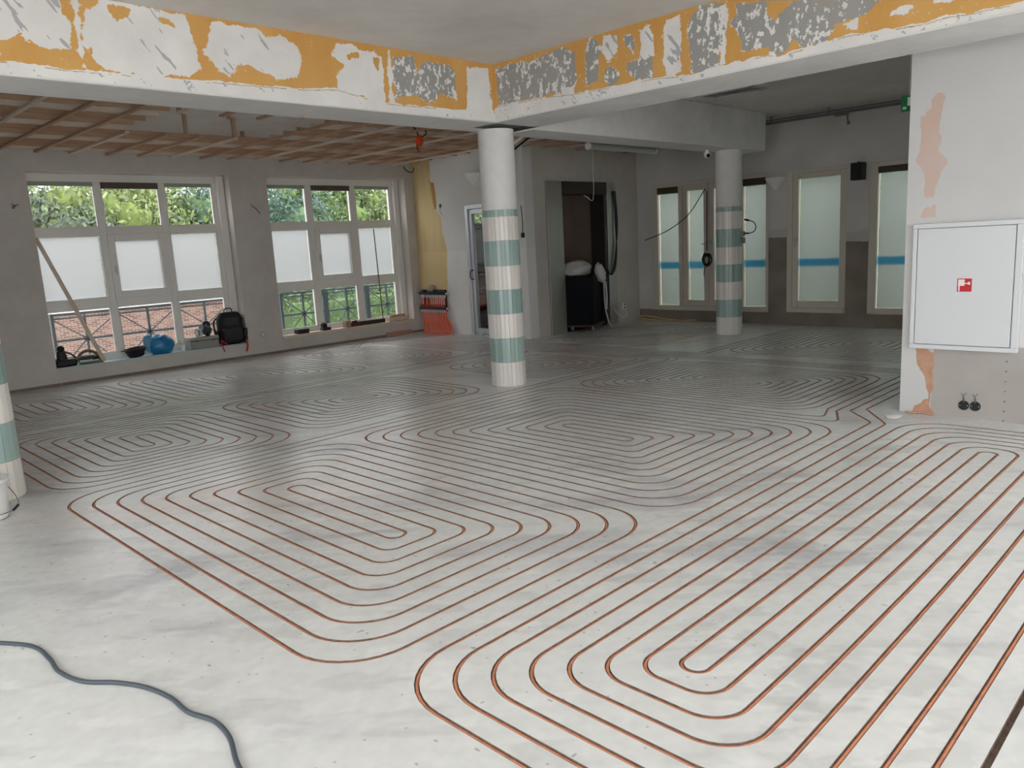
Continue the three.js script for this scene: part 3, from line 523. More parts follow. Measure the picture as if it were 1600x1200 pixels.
const leafG = (() => { const s = new THREE.Shape(); s.moveTo(0, -0.5); s.quadraticCurveTo(0.42, -0.1, 0, 0.5); s.quadraticCurveTo(-0.42, -0.1, 0, -0.5); return uvm(new THREE.ShapeGeometry(s, 3)); })();
M.leaf = phys(0xffffff, { roughness: 0.75, side: THREE.DoubleSide, transmission: 0.3, thickness: 0 });
function foliage(n, at, size, tint, parent) {
  const im = new THREE.InstancedMesh(leafG, M.leaf, n), q = new THREE.Quaternion(), m = new THREE.Matrix4(), e = new THREE.Euler(), col = new THREE.Color();
  for (let i = 0; i < n; i++) { const p = at(i); e.set(rnd() * 6.3, rnd() * 6.3, rnd() * 6.3); q.setFromEuler(e); const s = size * (0.6 + 0.8 * rnd()); m.compose(p, q, V(s, s, s)); im.setMatrixAt(i, m); const k = 0.65 + 0.7 * rnd(); col.setRGB(tint[0] * k, tint[1] * k, tint[2] * k * (1.0 + 0.8 * rnd())); im.setColorAt(i, col); }
  im.name = 'foliage'; im.userData.kind = 'stuff'; im.castShadow = im.receiveShadow = true; parent.add(im); return im;
}
M.bark = mat(0x6a5a4a, { roughness: 0.95 });
function tree(x, z, r, h, tint, label) {
  const t = thing('tree', label, 'tree', [x, -3.2, z], 0, 'trees outside the left windows');
  obj('trunk', [cyl(0.16, 0.26, h, 0, h / 2, 0, 10), rod([0, h * 0.7, 0], [r * 0.5, h + 0.6, 0.3], 0.07, 6), rod([0, h * 0.75, 0], [-r * 0.5, h + 0.8, -0.2], 0.07, 6)], M.bark, t);
  const clumps = []; for (let k = 0; k < 40; k++) { const a = rnd() * 6.28, b = Math.acos(2 * rnd() - 1), rr = r * (0.45 + 0.55 * rnd()); clumps.push([V(Math.sin(b) * Math.cos(a) * rr * 1.1, h + Math.cos(b) * rr * 0.75, Math.sin(b) * Math.sin(a) * rr * 0.7), r * (0.28 + 0.2 * rnd())]); }
  obj('inner_foliage', clumps.map(([c, cr]) => lump((d) => d.clone().multiplyScalar(cr * (0.34 + 0.2 * perlin.noise(d.x * 2 + c.x, d.y * 2 + c.y, d.z * 2))).add(c), 2)), mat(new THREE.Color(...tint), { roughness: 1 }), t);
  foliage(24000, () => { const [c, cr] = clumps[Math.floor(rnd() * clumps.length)], d = V(rnd() - 0.5, rnd() - 0.5, rnd() - 0.5).normalize().multiplyScalar(cr * (0.55 + 0.6 * rnd())); return d.add(c); }, 0.145, tint, t);
}
tree(4.2, -21, 2.5, 5.2, [0.19, 0.25, 0.13], 'grey-green tree seen through the left pane of the left window');
tree(7.6, -21.5, 2.5, 5.4, [0.26, 0.33, 0.1], 'yellow-green tree seen through the middle pane of the left window');
tree(10.8, -22, 2.5, 5.2, [0.12, 0.2, 0.11], 'dark green tree seen through the right pane of the left window');
tree(13.6, -23, 2.5, 5.3, [0.2, 0.29, 0.09], 'leafy tree seen through the left pane of the right window');
tree(17.0, -23.5, 2.5, 5.5, [0.24, 0.31, 0.1], 'bright green tree seen through the middle pane of the right window');
tree(20.6, -24, 2.5, 5.4, [0.2, 0.28, 0.1], 'tall tree seen through the right pane of the right window');
tree(0.6, -22, 2.5, 5.2, [0.18, 0.27, 0.12], 'tree standing leftmost beyond the brick wall');
tree(24.5, -25, 2.5, 5.2, [0.2, 0.28, 0.1], 'tree standing farthest right beyond the clipped hedge');
{ const t = thing('hedge', 'clipped green hedge below the right window outside', 'hedge', [12.2, -3.2, -15.2]); obj('stems', [box(-3.4, 7.6, 0, 3.7, -0.4, 0.4)], mat(new THREE.Color(0.16, 0.26, 0.1), { roughness: 1 }), t); foliage(22000, () => V(-3.6 + rnd() * 11.4, 0.8 + rnd() * 3.5, (rnd() - 0.35) * 1.2), 0.12, [0.16, 0.26, 0.1], t); }
{ const t = thing('hedge', 'distant dark green treeline behind the trees', 'hedge', [10, -3.2, -30]); obj('stems', [box(-18, 26, 0, 6.2, -0.5, 0.5)], mat(new THREE.Color(0.13, 0.19, 0.09), { roughness: 1 }), t); foliage(16000, () => V(-18 + rnd() * 44, 3.2 + rnd() * 3.9, 0.2 + rnd() * 0.9), 0.26, [0.13, 0.19, 0.09], t); }
{ const t = thing('hedge', 'tall dull green hedge close behind the frosted doors', 'hedge', [15.6, -0.1, -5.4]); obj('stems', [box(-0.3, 0.5, 0, 2.6, -6, 4.5)], mat(new THREE.Color(0.22, 0.32, 0.2), { roughness: 1 }), t); foliage(6000, () => V(-0.55 + rnd() * 0.9, rnd() * 2.9, -6 + rnd() * 10.5), 0.22, [0.22, 0.32, 0.2], t); }

tag(obj('terrace_slab', box(12.42, 16, -0.3, -0.1, -11, 2), mat(0xa5a69c, { roughness: 0.95 })), 'grey terrace slab outside the frosted doors', 'terrace').userData.kind = 'structure';
// ---------------------------------------------------------------- round columns clad with finger tiles
M.tileWhite = [0xe6e1da, 0xded9d2, 0xeae6e0].map((c) => mat(c, { roughness: 0.28 }));
M.tileGreen = [0x9ab1ac, 0x8ea6a1, 0xa4bab4].map((c) => mat(c, { roughness: 0.28 }));
M.grout = mat(0xc9c4bb, { roughness: 0.95 });
const bandsY = [[0.012, 0.272, 0], [0.275, 0.535, 1], [0.538, 0.798, 0], [0.801, 1.058, 1], [1.061, 1.311, 0], [1.314, 1.577, 1], [1.580, 1.828, 0], [1.831, 1.9, 1]];
const tileG = bandsY.map(([a, b]) => { const R = 0.191, n = 26, w = 2 * R * Math.tan(Math.PI / n) - 0.003; return rb(w, b - a, 0.008, 0.0015, 0, (a + b) / 2, R - 0.004, 1); });
function column(x, z, label) {
  const t = thing('round_column', label, 'column', [x, 0, z], 0, 'round tiled columns');
  obj('core', lathe([[0.184, 0], [0.184, 1.9]], 52), M.grout, t);
  obj('plastered_shaft', lathe([[0.184, 1.9], [0.19, 1.902], [0.19, 2.74]], 48), M.wall, t);
  for (let b = 0; b < bandsY.length; b++) for (let k = 0; k < 26; k++) {
    const o = obj('tile', tileG[b], (bandsY[b][2] ? M.tileGreen : M.tileWhite)[Math.floor(hash(k, b, 7 + x * 10) * 3)], t); o.rotation.y = k / 26 * Math.PI * 2;
  }
  return t;
}
column(6.0, -6.05, 'central round column, white plaster above white and green tile bands');
column(10.69, -5.955, 'far round column standing before the frosted double door');
const colL = column(1.1, -6.24, 'round tiled column cut off by the left edge beside the white bucket');
obj('red_label', rb(0.07, 0.035, 0.004, 0.002, 0, 1.41, 0.193), M.red, colL).rotation.y = 1.2;

// ---------------------------------------------------------------- batten grid under the ceiling of the left bay
{
  const o = structGroup('batten_ceiling', 'grid of bare timber battens hung below the ceiling'), mats = [M.wood, M.woodDark, M.woodOld];
  const gap = (x, z) => x > 3.4 && x < 5.3 && z > -9.5 && z < -8.0;
  let k = 0;
  for (let z = -6.45; z > -11.45; z -= 0.325, k++) { // long battens on edge
    const jog = 0.02 * (hash(k, 1, 3) - 0.5), zz = z + jog, spans = zz > -9.5 && zz < -8.0 ? [[-1.5, 3.45], [5.25, 12.0]] : [[-1.5, 3.9], [3.9, 9.0], [9.0, 12.0]];
    for (const [a, b] of spans) { if (zz < -8.5 && b > 9.05) { if (a > 9) continue; } const e = zz < -8.5 ? Math.min(b, 9.05) : b; if (e - a > 0.1) obj('long_batten', rbox(a, e, 3.03, 3.076, zz - 0.02, zz + 0.02, 0.003), mats[k % 3], o); }
  }
  k = 0;
  for (let x = -1.2; x < 12.0; x += 0.43, k++) { // flat cross battens below
    const xx = x + 0.03 * (hash(k, 2, 3) - 0.5), z1 = x > 9.0 ? -8.55 : -11.45;
    const spans = xx > 3.5 && xx < 5.2 ? [[z1, -9.45], [-8.05, -6.3]] : [[z1, -8.6 + 0.4 * (k % 3)], [-8.6 + 0.4 * (k % 3), -6.3]];
    for (const [a, b] of spans) if (b - a > 0.1) obj('cross_batten', rbox(xx - 0.024, xx + 0.024, 3.004, 3.03, a, b, 0.003), mats[(k + 1) % 3], o);
  }
  for (const [x, z] of [[3.6, -8.2], [4.15, -8.25], [4.2, -9.46], [4.8, -9.44], [2.4, -7.7], [2.9, -8.4], [1.8, -9.2], [6.4, -8.6], [7.2, -9.8], [5.4, -10.4], [8.2, -7.6], [8.0, -10.6]]) obj('hanger', rbox(x - 0.022, x + 0.022, 3.03, CEIL, z - 0.015, z + 0.015, 0.003), M.woodDark, o);
}

// ---------------------------------------------------------------- manifold of the floor heating
{
  const [x, z] = onM(2.43, 0), t = thing('heating_manifold', 'black heating manifold with two bars and orange pipes on the far wall', 'manifold', [x, 0, z], -MW.turn);
  // local: -x out of the wall, -z along it to the left
  M.mani = mat(0x10141a, { roughness: 0.6 });
  barY.forEach((y, r) => {
    const bod = obj('manifold_bar', [rod([-0.08, y + 0.02, -0.4], [-0.08, y + 0.02, 0.39], 0.026, 14), rbox(-0.115, -0.05, y + 0.0, y + 0.05, -0.37, 0.36, 0.008)], M.mani, t);
    for (const [a, b] of [[-0.45, -0.4], [0.39, 0.43]]) obj('end_cap', rod([-0.08, y + 0.02, a], [-0.08, y + 0.02, b], 0.022, 14), M.alu, t);
    for (let k = 0; k < 12; k++) {
      const zz = -0.365 + k * 0.0624 + (r ? 0.0312 : 0);
      obj('port', [cyl(0.014, 0.014, 0.05, -0.08, y - 0.03, zz, 10)], M.alu, t);
      obj('flow_knob', cyl(0.016, 0.014, 0.045, -0.08, y + 0.068, zz, 12), r ? M.mani : M.red, t);
    }
  });
  for (const zz of [-0.33, -0.22, 0.31]) obj('bracket', rbox(-0.045, -0.012, 0.4, 0.78, zz - 0.012, zz + 0.012, 0.003), M.mani, t);
  obj('junction_dome', lathe([[0.0, 0.12], [0.05, 0.11], [0.085, 0.06], [0.095, 0], [0, 0]], 20).translate(-0.05, 0.76, -0.05), mat(0x9a9690, { roughness: 0.6 }), t);
}

// ---------------------------------------------------------------- aluminium glass door in the far wall and the store behind it
{
  const o = structGroup('door_1', 'narrow aluminium door with a glass panel in the far wall', [MW.x, 0, MW.z], -MW.turn);
  obj('door_frame', [rbox(-0.02, 0.1, 0, 2.22, -1.46, -1.39, 0.004), rbox(-0.02, 0.1, 0, 2.22, -0.64, -0.6, 0.004), rbox(-0.02, 0.1, 2.15, 2.22, -1.39, -0.64, 0.004)], M.alu, o);
  const l = new THREE.Group(); l.name = 'door_leaf'; o.add(l);
  obj('leaf_frame', [rbox(0.01, 0.06, 0.02, 2.14, -1.385, -1.32, 0.004), rbox(0.01, 0.06, 0.02, 2.14, -1.05, -0.98, 0.004), rbox(0.01, 0.06, 2.07, 2.14, -1.32, -1.05, 0.004), rbox(0.01, 0.06, 0.02, 0.12, -1.32, -1.05, 0.004)], M.alu, l);
  obj('pane', box(0.032, 0.036, 0.12, 2.07, -1.32, -1.05), M.glass, l);
  obj('handle', tube([[0.01, 1.12, -1.35], [-0.05, 1.12, -1.35], [-0.055, 0.98, -1.35], [0.01, 0.97, -1.35]], 0.009, 16), M.black, l);
  obj('side_panel', [rbox(0.02, 0.06, 0.02, 2.14, -0.97, -0.645, 0.004)], M.alu, o);
  obj('threshold', [rbox(-0.07, 0.12, 0, 0.02, -1.46, -0.6, 0.004), rbox(-0.09, -0.02, 0, 0.045, -1.2, -1.1, 0.004)], M.alu, o);
}
struct('wall_store', [...wallBoxes('x', 9.35, 11.9, -11.2, -11.0, CEIL, [[9.6, 10.7, 1.95, 2.45]]), box(9.35, 11.9, 0, CEIL, -9.62, -9.52), box(11.7, 11.9, 0, CEIL, -11.0, -9.62)], M.wall, 'walls of the store room behind the aluminium door');
{
  const t = thing('storage_rack', 'metal rack with grey boards in the store behind the aluminium door', 'rack', [10.05, 0, -10.78]);
  for (const [x, z] of [[-0.48, -0.17], [-0.48, 0.17], [0.48, -0.17], [0.48, 0.17]]) obj('upright', rbox(x - 0.02, x + 0.02, 0, 1.85, z - 0.02, z + 0.02, 0.003), M.grey, t);
  for (const y of [0.28, 0.72, 1.12, 1.84]) obj('shelf', rbox(-0.5, 0.5, y, y + 0.03, -0.2, 0.2, 0.003), M.alu, t);
}
tag(obj('storage_box', rbox(9.72, 10.42, 1.152, 1.76, -10.93, -10.62, 0.02), mat(0x7d8589, { roughness: 0.6 })), 'large grey box on the upper shelf behind the aluminium door', 'box');
tag(obj('storage_box', rbox(9.75, 10.35, 0.752, 1.03, -10.93, -10.64, 0.02), mat(0x4c4f50, { roughness: 0.7 })), 'dark box on the middle shelf behind the aluminium door', 'box');
tag(obj('red_sack', lump((d) => V(10.05 + d.x * 0.3, 0.5 + d.y * 0.185 + 0.015 * perlin.noise(d.x * 4, d.y * 4, d.z * 4), -10.78 + d.z * 0.15), 3), M.red), 'red sack on the low shelf behind the aluminium door', 'sack');

// ---------------------------------------------------------------- lift entrance
{
  const o = structGroup('door_4', 'brushed steel lift entrance standing open');
  obj('jamb', rbox(9.57, 9.95, 0, 2.5, -8.64, -8.565, 0.004), M.steel, o); obj('jamb', rbox(11.15, 11.38, 0, 2.5, -8.64, -8.565, 0.004), M.steel, o);
  obj('header', rbox(9.95, 11.15, 2.3, 2.5, -8.64, -8.565, 0.004), M.darkSteel, o);
  obj('reveal', [rbox(9.91, 9.955, 0, 2.3, -8.95, -8.64, 0.003), rbox(11.15, 11.19, 0, 2.3, -8.95, -8.64, 0.003), rbox(9.91, 11.19, 2.3, 2.34, -8.95, -8.64, 0.003)], M.darkSteel, o);
  obj('door_panel', [rbox(9.7, 10.12, 0.01, 2.3, -8.83, -8.79, 0.003)], M.darkSteel, o); obj('door_panel', [rbox(9.7, 10.22, 0.01, 2.3, -8.89, -8.85, 0.003)], M.darkSteel, o);
  M.car = mat(0x9a8c80, { metalness: 0.35, roughness: 0.5 });
  obj('car_wall', [box(9.6, 9.65, 0, 2.4, -9.5, -8.95), box(11.3, 11.35, 0, 2.4, -9.5, -8.95), box(9.6, 11.35, 0, 2.4, -9.52, -9.48), box(9.6, 11.35, 2.36, 2.42, -9.5, -8.9)], M.car, o);
  obj('car_floor', box(9.65, 11.3, 0, 0.012, -9.48, -8.66), M.blackSoft, o);
}
{
  const t = thing('dark_cabinet', 'black boxy cabinet standing half inside the lift entrance', 'cabinet', [10.42, 0, -8.66], 0.5);
  obj('body', rb(0.8, 0.82, 0.6, 0.012, 0, 0.53, 0), phys(0x090c11, { roughness: 0.7, specularIntensity: 0.3 }), t);
  obj('door', rb(0.76, 0.78, 0.012, 0.004, 0, 0.53, 0.302), phys(0x0b0f14, { roughness: 0.65, specularIntensity: 0.3 }), t);
  obj('plinth', rb(0.66, 0.03, 0.52, 0.004, 0, 0.104, 0), M.black, t);
}
{
  const t = thing('furniture_dolly', 'reddish plywood dolly with castors under the black cabinet', 'dolly', [10.52, 0, -8.62], 0.45);
  obj('deck', rb(0.74, 0.02, 0.5, 0.004, 0.03, 0.078, 0), mat(0x7d4b3a, { roughness: 0.7 }), t);
  for (const [x, z] of [[-0.26, -0.18], [-0.26, 0.18], [0.34, -0.18], [0.34, 0.18]]) { obj('castor', [rod([x - 0.012, 0.03, z], [x + 0.012, 0.03, z], 0.03, 14)], M.grey, t); obj('castor_fork', rb(0.03, 0.03, 0.03, 0.003, x, 0.062, z), M.alu, t); }
}
{
  M.foil = phys(0xe6e5e2, { roughness: 0.35, transmission: 0.35, thickness: 0 });
  const t = thing('plastic_foil', 'crumpled clear plastic foil heaped on the black cabinet', 'foil', [10.43, 0.94, -8.66]);
  obj('heap', [lump((d) => { const w = 1 + 0.22 * perlin.noise(d.x * 2.2 + 3, d.y * 2.2, d.z * 2.2) + 0.07 * perlin.noise(d.x * 8, d.y * 8, d.z * 8); return V(d.x * 0.3 * w - 0.05, Math.max(0.004, 0.1 + d.y * 0.16 * w), d.z * 0.2 * w); }, 5),
    lump((d) => { const w = 1 + 0.2 * perlin.noise(d.x * 2.5 + 9, d.y * 2.5, d.z * 2.5) + 0.08 * perlin.noise(d.x * 9 + 4, d.y * 9, d.z * 9); return V(d.x * 0.1 * w + 0.2 + 0.1 * d.y * -0.5, 0.02 + d.y * 0.17 * w, d.z * 0.08 * w + 0.3); }, 4)], M.foil, t);
  obj('hanging_strip', [tube([[0.16, -0.1, 0.4], [0.14, -0.35, 0.42], [0.19, -0.62, 0.4], [0.28, -0.86, 0.41], [0.4, -0.925, 0.36]], 0.012, 24, 6), tube([[0.2, -0.12, 0.41], [0.19, -0.4, 0.43], [0.2, -0.6, 0.41]], 0.016, 16, 6)], M.foil, t);
}
tag(obj('hose_bundle', [0, 1, 2].map((k) => tube([[11.32 + k * 0.02, 2.35, -8.545], [11.33 + k * 0.015, 1.8, -8.535 + k * 0.01], [11.34 - k * 0.01, 1.35, -8.53], [11.27 - k * 0.03, 1.02, -8.52], [11.15 - k * 0.02, 0.9, -8.51], [11.05, 0.93 + k * 0.04, -8.53]], 0.012, 30, 7)), M.black), 'black hoses hanging down the right jamb of the lift', 'hose');
{ const t = thing('wall_socket', 'white double socket with a lead beside the lift', 'socket', [11.58, 0.3, -8.6]); obj('plate', rb(0.085, 0.13, 0.03, 0.008, 0, 0, 0.015), M.white, t); obj('inset', [rod([0, 0.03, 0.028], [0, 0.03, 0.033], 0.022, 14), rod([0, -0.03, 0.028], [0, -0.03, 0.033], 0.022, 14)], M.grey, t); obj('lead', tube([[0, -0.04, 0.03], [0.03, -0.12, 0.06], [-0.08, -0.2, 0.08], [-0.3, -0.12, 0.1], [-0.42, -0.02, 0.12]], 0.006, 24, 6), M.white, t); }
tag(obj('ceiling_lead', tube([[10.34, 3.02, -8.2], [10.33, 2.6, -8.2], [10.32, 2.24, -8.2], [10.26, 2.16, -8.18], [10.1, 2.21, -8.16], [10.0, 2.24, -8.15]], 0.006, 30, 6), M.white), 'thin white wire dangling in front of the lift', 'wire');

// ---------------------------------------------------------------- fittings on walls and ceiling
function sconce(label, [x, y, z], turn) {
  const t = thing('wall_light', label, 'wall light', [x, y, z], turn, 'white wedge wall lights');
  obj('shade', [lathe([[0.035, 0], [0.175, 0.19], [0.168, 0.19], [0.03, 0.004]], 20, 0, Math.PI)], M.white, t); obj('back_plate', rb(0.03, 0.16, 0.1, 0.004, 0, 0.09, 0), M.white, t).rotation.y = 0;
}
{ const [x, z] = onM(1.15, 0.003); sconce('white wedge wall light partly hidden by the central column', [x, 2.53, z], Math.PI); }
sconce('white wedge wall light between the frosted doors', [12.095, 2.15, -5.9], Math.PI);
{ const t = thing('loudspeaker', 'small black loudspeaker on the wall right of the single frosted door', 'speaker', [12.0, 2.18, -4.585]); obj('case', rb(0.14, 0.25, 0.18, 0.012, 0, 0.125, 0), M.black, t); obj('grille', rb(0.01, 0.22, 0.15, 0.003, -0.072, 0.125, 0), M.blackSoft, t); obj('bracket', [rb(0.05, 0.04, 0.03, 0.004, 0.08, 0.2, 0), rb(0.02, 0.02, 0.02, 0.003, 0, 0.26, 0)], M.black, t); }
{ const t = thing('security_camera', 'small white camera under the beam beside the far column', 'camera', [10.2, 2.64, -6.02]); obj('mount', cyl(0.03, 0.035, 0.03, 0, 0.05, 0), M.white, t); obj('housing', ball(0.052, 0, 0, 0), M.white, t); obj('lens', ball(0.026, -0.03, -0.02, 0.035), M.black, t); }
{ const t = thing('curtain_rail', 'grey rail hung below the ceiling along the wall of frosted doors', 'rail', [11.9, 3.16, -4.3]); obj('tube', [rod([0, 0, -1.85], [0, 0, 1.9], 0.02, 12), rod([0.02, 0.045, -1.85], [0.02, 0.045, 1.9], 0.012, 10)], M.grey, t); for (const z of [-1.6, -0.7, 0.6, 1.6]) obj('hanger', rod([0, 0, z], [0, 0.1, z], 0.012, 8), M.grey, t); obj('trolley', [rb(0.05, 0.05, 0.2, 0.006, -0.01, -0.02, -0.5), rod([-0.01, -0.04, -0.42], [-0.01, -0.14, -0.41], 0.012, 8), rb(0.03, 0.05, 0.04, 0.008, -0.01, -0.16, -0.4)], M.grey, t); }
{ const t = thing('ceiling_hatch', 'open metal-lined hatch in the ceiling behind the right beam', 'hatch', [9.3, CEIL, -5.1]); obj('duct_lining', [box(-0.17, -0.16, 0, 0.49, -0.34, 0.32), box(0.16, 0.17, 0, 0.49, -0.34, 0.32), box(-0.16, 0.16, 0.48, 0.49, -0.34, 0.32), box(-0.16, 0.16, 0, 0.48, -0.34, -0.33), box(-0.16, 0.16, 0, 0.48, 0.31, 0.32)], M.alu, t); obj('hatch_frame', [box(-0.2, -0.17, -0.016, 0, -0.37, 0.35), box(0.17, 0.2, -0.016, 0, -0.37, 0.35), box(-0.17, 0.17, -0.016, 0, -0.37, -0.34), box(-0.17, 0.17, -0.016, 0, 0.32, 0.35)], M.ceiling, t); }
{ const t = thing('tube_light_fitting', 'long grey fluorescent fitting, unlit, hung behind the white beam', 'light fitting', [9.46, 2.8, -6.95], -0.03); obj('tray', rb(1.55, 0.05, 0.13, 0.012, 0, 0.055, 0), mat(0x77776f, { roughness: 0.6 }), t); obj('diffuser', uvm(new THREE.CylinderGeometry(0.05, 0.05, 1.5, 18).rotateZ(Math.PI / 2).translate(0, 0.005, 0)), phys(0xc9ccc8, { roughness: 0.35, transmission: 0.3, thickness: 0 }), t); for (const x of [-0.7625, 0.7625]) obj('end_cap', rod([x - 0.0125, 0.005, 0], [x + 0.0125, 0.005, 0], 0.052, 18), M.white, t); for (const x of [-0.55, 0.55]) obj('hanger_wire', rod([x, 0.08, 0], [x, 0.23, 0], 0.003, 6), M.grey, t); }
{ const t = thing('exit_sign', 'green emergency exit sign with white running figure, half behind the white wall', 'sign', [8.9, 2.665, -2.8]); obj('panel', rb(0.03, 0.155, 0.36, 0.004, 0, 0.075, 0), mat(0x0d8a4a, { roughness: 0.5 }), t);
  const w = mat(0xf6fbf7, { roughness: 0.5 }), f = (z0, z1, y0, y1) => box(-0.0175, -0.0155, y0, y1, z0, z1);
  obj('doorway_symbol', [f(-0.115, -0.045, 0.05, 0.135)], w, t); obj('arrow', [f(0.06, 0.11, 0.065, 0.085)], w, t); obj('running_figure', [f(-0.16, -0.125, 0.02, 0.045), f(-0.02, 0.03, 0.05, 0.07), uvm(new THREE.CircleGeometry(0.014, 14).rotateY(-Math.PI / 2).translate(-0.0165, 0.118, 0.0)), bar([-0.0165, 0.1, 0], [-0.0165, 0.06, -0.012], 0.002, 0.02), bar([-0.0165, 0.06, -0.012], [-0.0165, 0.025, 0.02], 0.002, 0.012)], w, t); obj('bracket', rod([0, 0.15, 0.1], [0, 0.595, 0.1], 0.006, 8), M.white, t); obj('bracket', rod([0, 0.15, -0.1], [0, 0.595, -0.1], 0.006, 8), M.white, t); }
{ const t = thing('corner_switch', 'small dark switch box with wire on the wall edge right of the central column', 'switch', [onM(0.06, 0)[0] - 0.012, 1.66, onM(0.06, 0)[1]]); obj('box', rb(0.024, 0.075, 0.06, 0.004, 0, 0, 0), M.blackSoft, t); obj('wire', tube([[0, 0.03, 0], [0.004, 0.2, 0.004], [0.002, 0.46, -0.01]], 0.006, 16, 6), M.black, t); }
{ const [x, z] = onM(2.13, 0.006); tag(obj('wall_outlet', [rb(0.02, 0.06, 0.035, 0.006, x, 2.26, z), tube([[x - 0.01, 2.23, z], [x - 0.03, 2.16, z + 0.02], [x - 0.008, 2.1, z + 0.05]], 0.003, 10, 5)], M.black), 'small black outlet beside the yellow paint strip', 'outlet'); }
{ const t = thing('column_sockets', 'two small white boxes with a black cable loop on the far column', 'socket', [10.72, 1.4, -5.75]); obj('upper_box', rb(0.08, 0.075, 0.05, 0.01, 0, 0.1, 0), mat(0x9a928c, { roughness: 0.6 }), t); obj('lower_box', rb(0.085, 0.085, 0.055, 0.012, 0, 0, 0), mat(0x8d8680, { roughness: 0.6 }), t); obj('cable_loop', tube([[-0.01, 0.1, 0.03], [-0.02, 0.1, 0.12], [-0.02, 0.13, 0.2], [-0.02, 0.2, 0.22], [-0.02, 0.26, 0.18], [-0.02, 0.29, 0.1], [-0.02, 0.3, 0.05]], 0.007, 30, 7), M.black, t); obj('plug', [rod([-0.02, 0.285, 0.11], [-0.02, 0.3, 0.045], 0.014, 8), rod([-0.012, 0.1, 0.03], [-0.02, 0.1, 0.11], 0.012, 8)], M.black, t); }
tag(obj('hanging_cable', [tube([[12.05, 1.46, -8.42], [12.04, 1.52, -8.2], [12.04, 1.62, -7.9], [12.05, 1.86, -7.5], [12.06, 2.28, -7.16]], 0.008, 30, 7)], M.black), 'black cable slung diagonally across the frosted double door', 'cable');
{ const t = thing('cable_coil', 'black cable hanging down and coiled on the door handle', 'cable', [12.02, 1.08, -7.12]); obj('drop', tube([[0.02, 1.16, 0.0], [0.0, 0.8, 0.01], [0.01, 0.4, 0.0], [0, 0.15, 0.0]], 0.008, 24, 6), M.black, t); const loops = []; for (let k = 0; k < 7; k++) { const g = new THREE.TorusGeometry(0.085 + 0.02 * (hash(k, 3, 1) - 0.5), 0.008, 7, 26); g.scale(0.8, 1.1, 1).rotateY(Math.PI / 2 + (hash(k, 5, 1) - 0.5) * 0.9).rotateX((hash(k, 7, 1) - 0.5) * 0.8).translate((hash(k, 9, 1) - 0.5) * 0.04, (hash(k, 2, 1) - 0.5) * 0.04, (hash(k, 4, 1) - 0.5) * 0.04); loops.push(uvm(g)); } obj('coil', loops, M.black, t); obj('tail', tube([[0, -0.08, -0.02], [0.0, -0.18, -0.05], [0, -0.27, -0.06]], 0.007, 10, 6), M.black, t); }
tag(obj('yellow_cable', [tube([[12.0, 0.012, -8.35], [11.95, 0.06, -8.5], [11.9, 0.09, -8.45], [11.96, 0.07, -8.2], [12.0, 0.04, -8.0], [12.0, 0.015, -7.6], [12.02, 0.03, -7.35]], 0.012, 40, 7), tube([[11.9, 0.012, -8.5], [11.9, 0.03, -8.3], [11.95, 0.015, -8.0], [11.98, 0.012, -7.7]], 0.012, 24, 7)], mat(0xcdb98a, { roughness: 0.6 })), 'cream cable looped on the floor below the double door', 'cable');
{ const t = thing('black_conduit', 'bent black conduit with cut wires under the beam behind the central column', 'conduit', [6.36, 2.62, -6.28]); obj('conduit', tube([[0.0, -0.13, -0.02], [0.22, 0.0, 0.0], [0.42, 0.12, 0.0], [0.5, 0.22, 0.02], [0.52, 0.4, 0.02]], 0.012, 24, 8), M.black, t); obj('wire', tube([[-0.02, 0.1, 0.0], [0.2, 0.17, 0.0], [0.42, 0.2, 0.0], [0.43, 0.12, 0.0]], 0.004, 16, 5), M.black, t); obj('stub', rod([0.1, 0.0, -0.01], [0.36, 0.14, 0.0], 0.016, 8), M.white, t); }
{ const t = thing('ceiling_wires', 'orange pulled cable ends dangling from the batten ceiling', 'wires', [6.6, 2.9, -8.05]); obj('orange_tape', [lump((d) => V(d.x * 0.05, d.y * 0.075, d.z * 0.05).multiplyScalar(1 + 0.35 * perlin.noise(d.x * 3, d.y * 3, d.z * 3)), 3)], M.orange, t); obj('wire', [tube([[0, 0.05, 0], [-0.06, 0.13, 0.02], [-0.1, 0.16, 0.02]], 0.008, 10, 6), tube([[0.02, 0.03, 0], [0.1, 0.1, 0.03], [0.06, 0.17, 0.02]], 0.008, 10, 6), tube([[-0.03, -0.03, 0], [-0.06, -0.1, 0.02], [-0.02, -0.14, 0.02]], 0.006, 10, 6)], M.black, t); }
tag(obj('corner_wire', tube([[8.95, 3.0, -11.42], [9.0, 2.93, -11.4], [9.1, 2.9, -11.36], [9.13, 2.98, -11.34]], 0.009, 16, 6), M.black), 'black wire end in the corner above the yellow paint', 'wire');
tag(obj('wall_wire', [tube([[2.77, 2.33, LZ - 0.01], [2.78, 2.35, LZ + 0.05], [2.74, 2.37, LZ + 0.07]], 0.006, 10, 6), tube([[2.77, 2.33, LZ - 0.01], [2.82, 2.37, LZ + 0.06]], 0.006, 8, 6), rod([2.77, 2.33, LZ], [2.77, 2.33, LZ + 0.004], 0.02, 10)], M.grey), 'wire stub on the wall left of the left window', 'wire');
tag(obj('wall_wire', [tube([[6.0, 2.33, LZ - 0.01], [6.02, 2.3, LZ + 0.05], [6.07, 2.24, LZ + 0.06], [6.1, 2.21, LZ + 0.05]], 0.007, 10, 6), tube([[5.99, 2.33, LZ - 0.01], [5.97, 2.36, LZ + 0.05]], 0.005, 8, 6)], M.grey), 'wire stub on the wall between the two windows', 'wire');
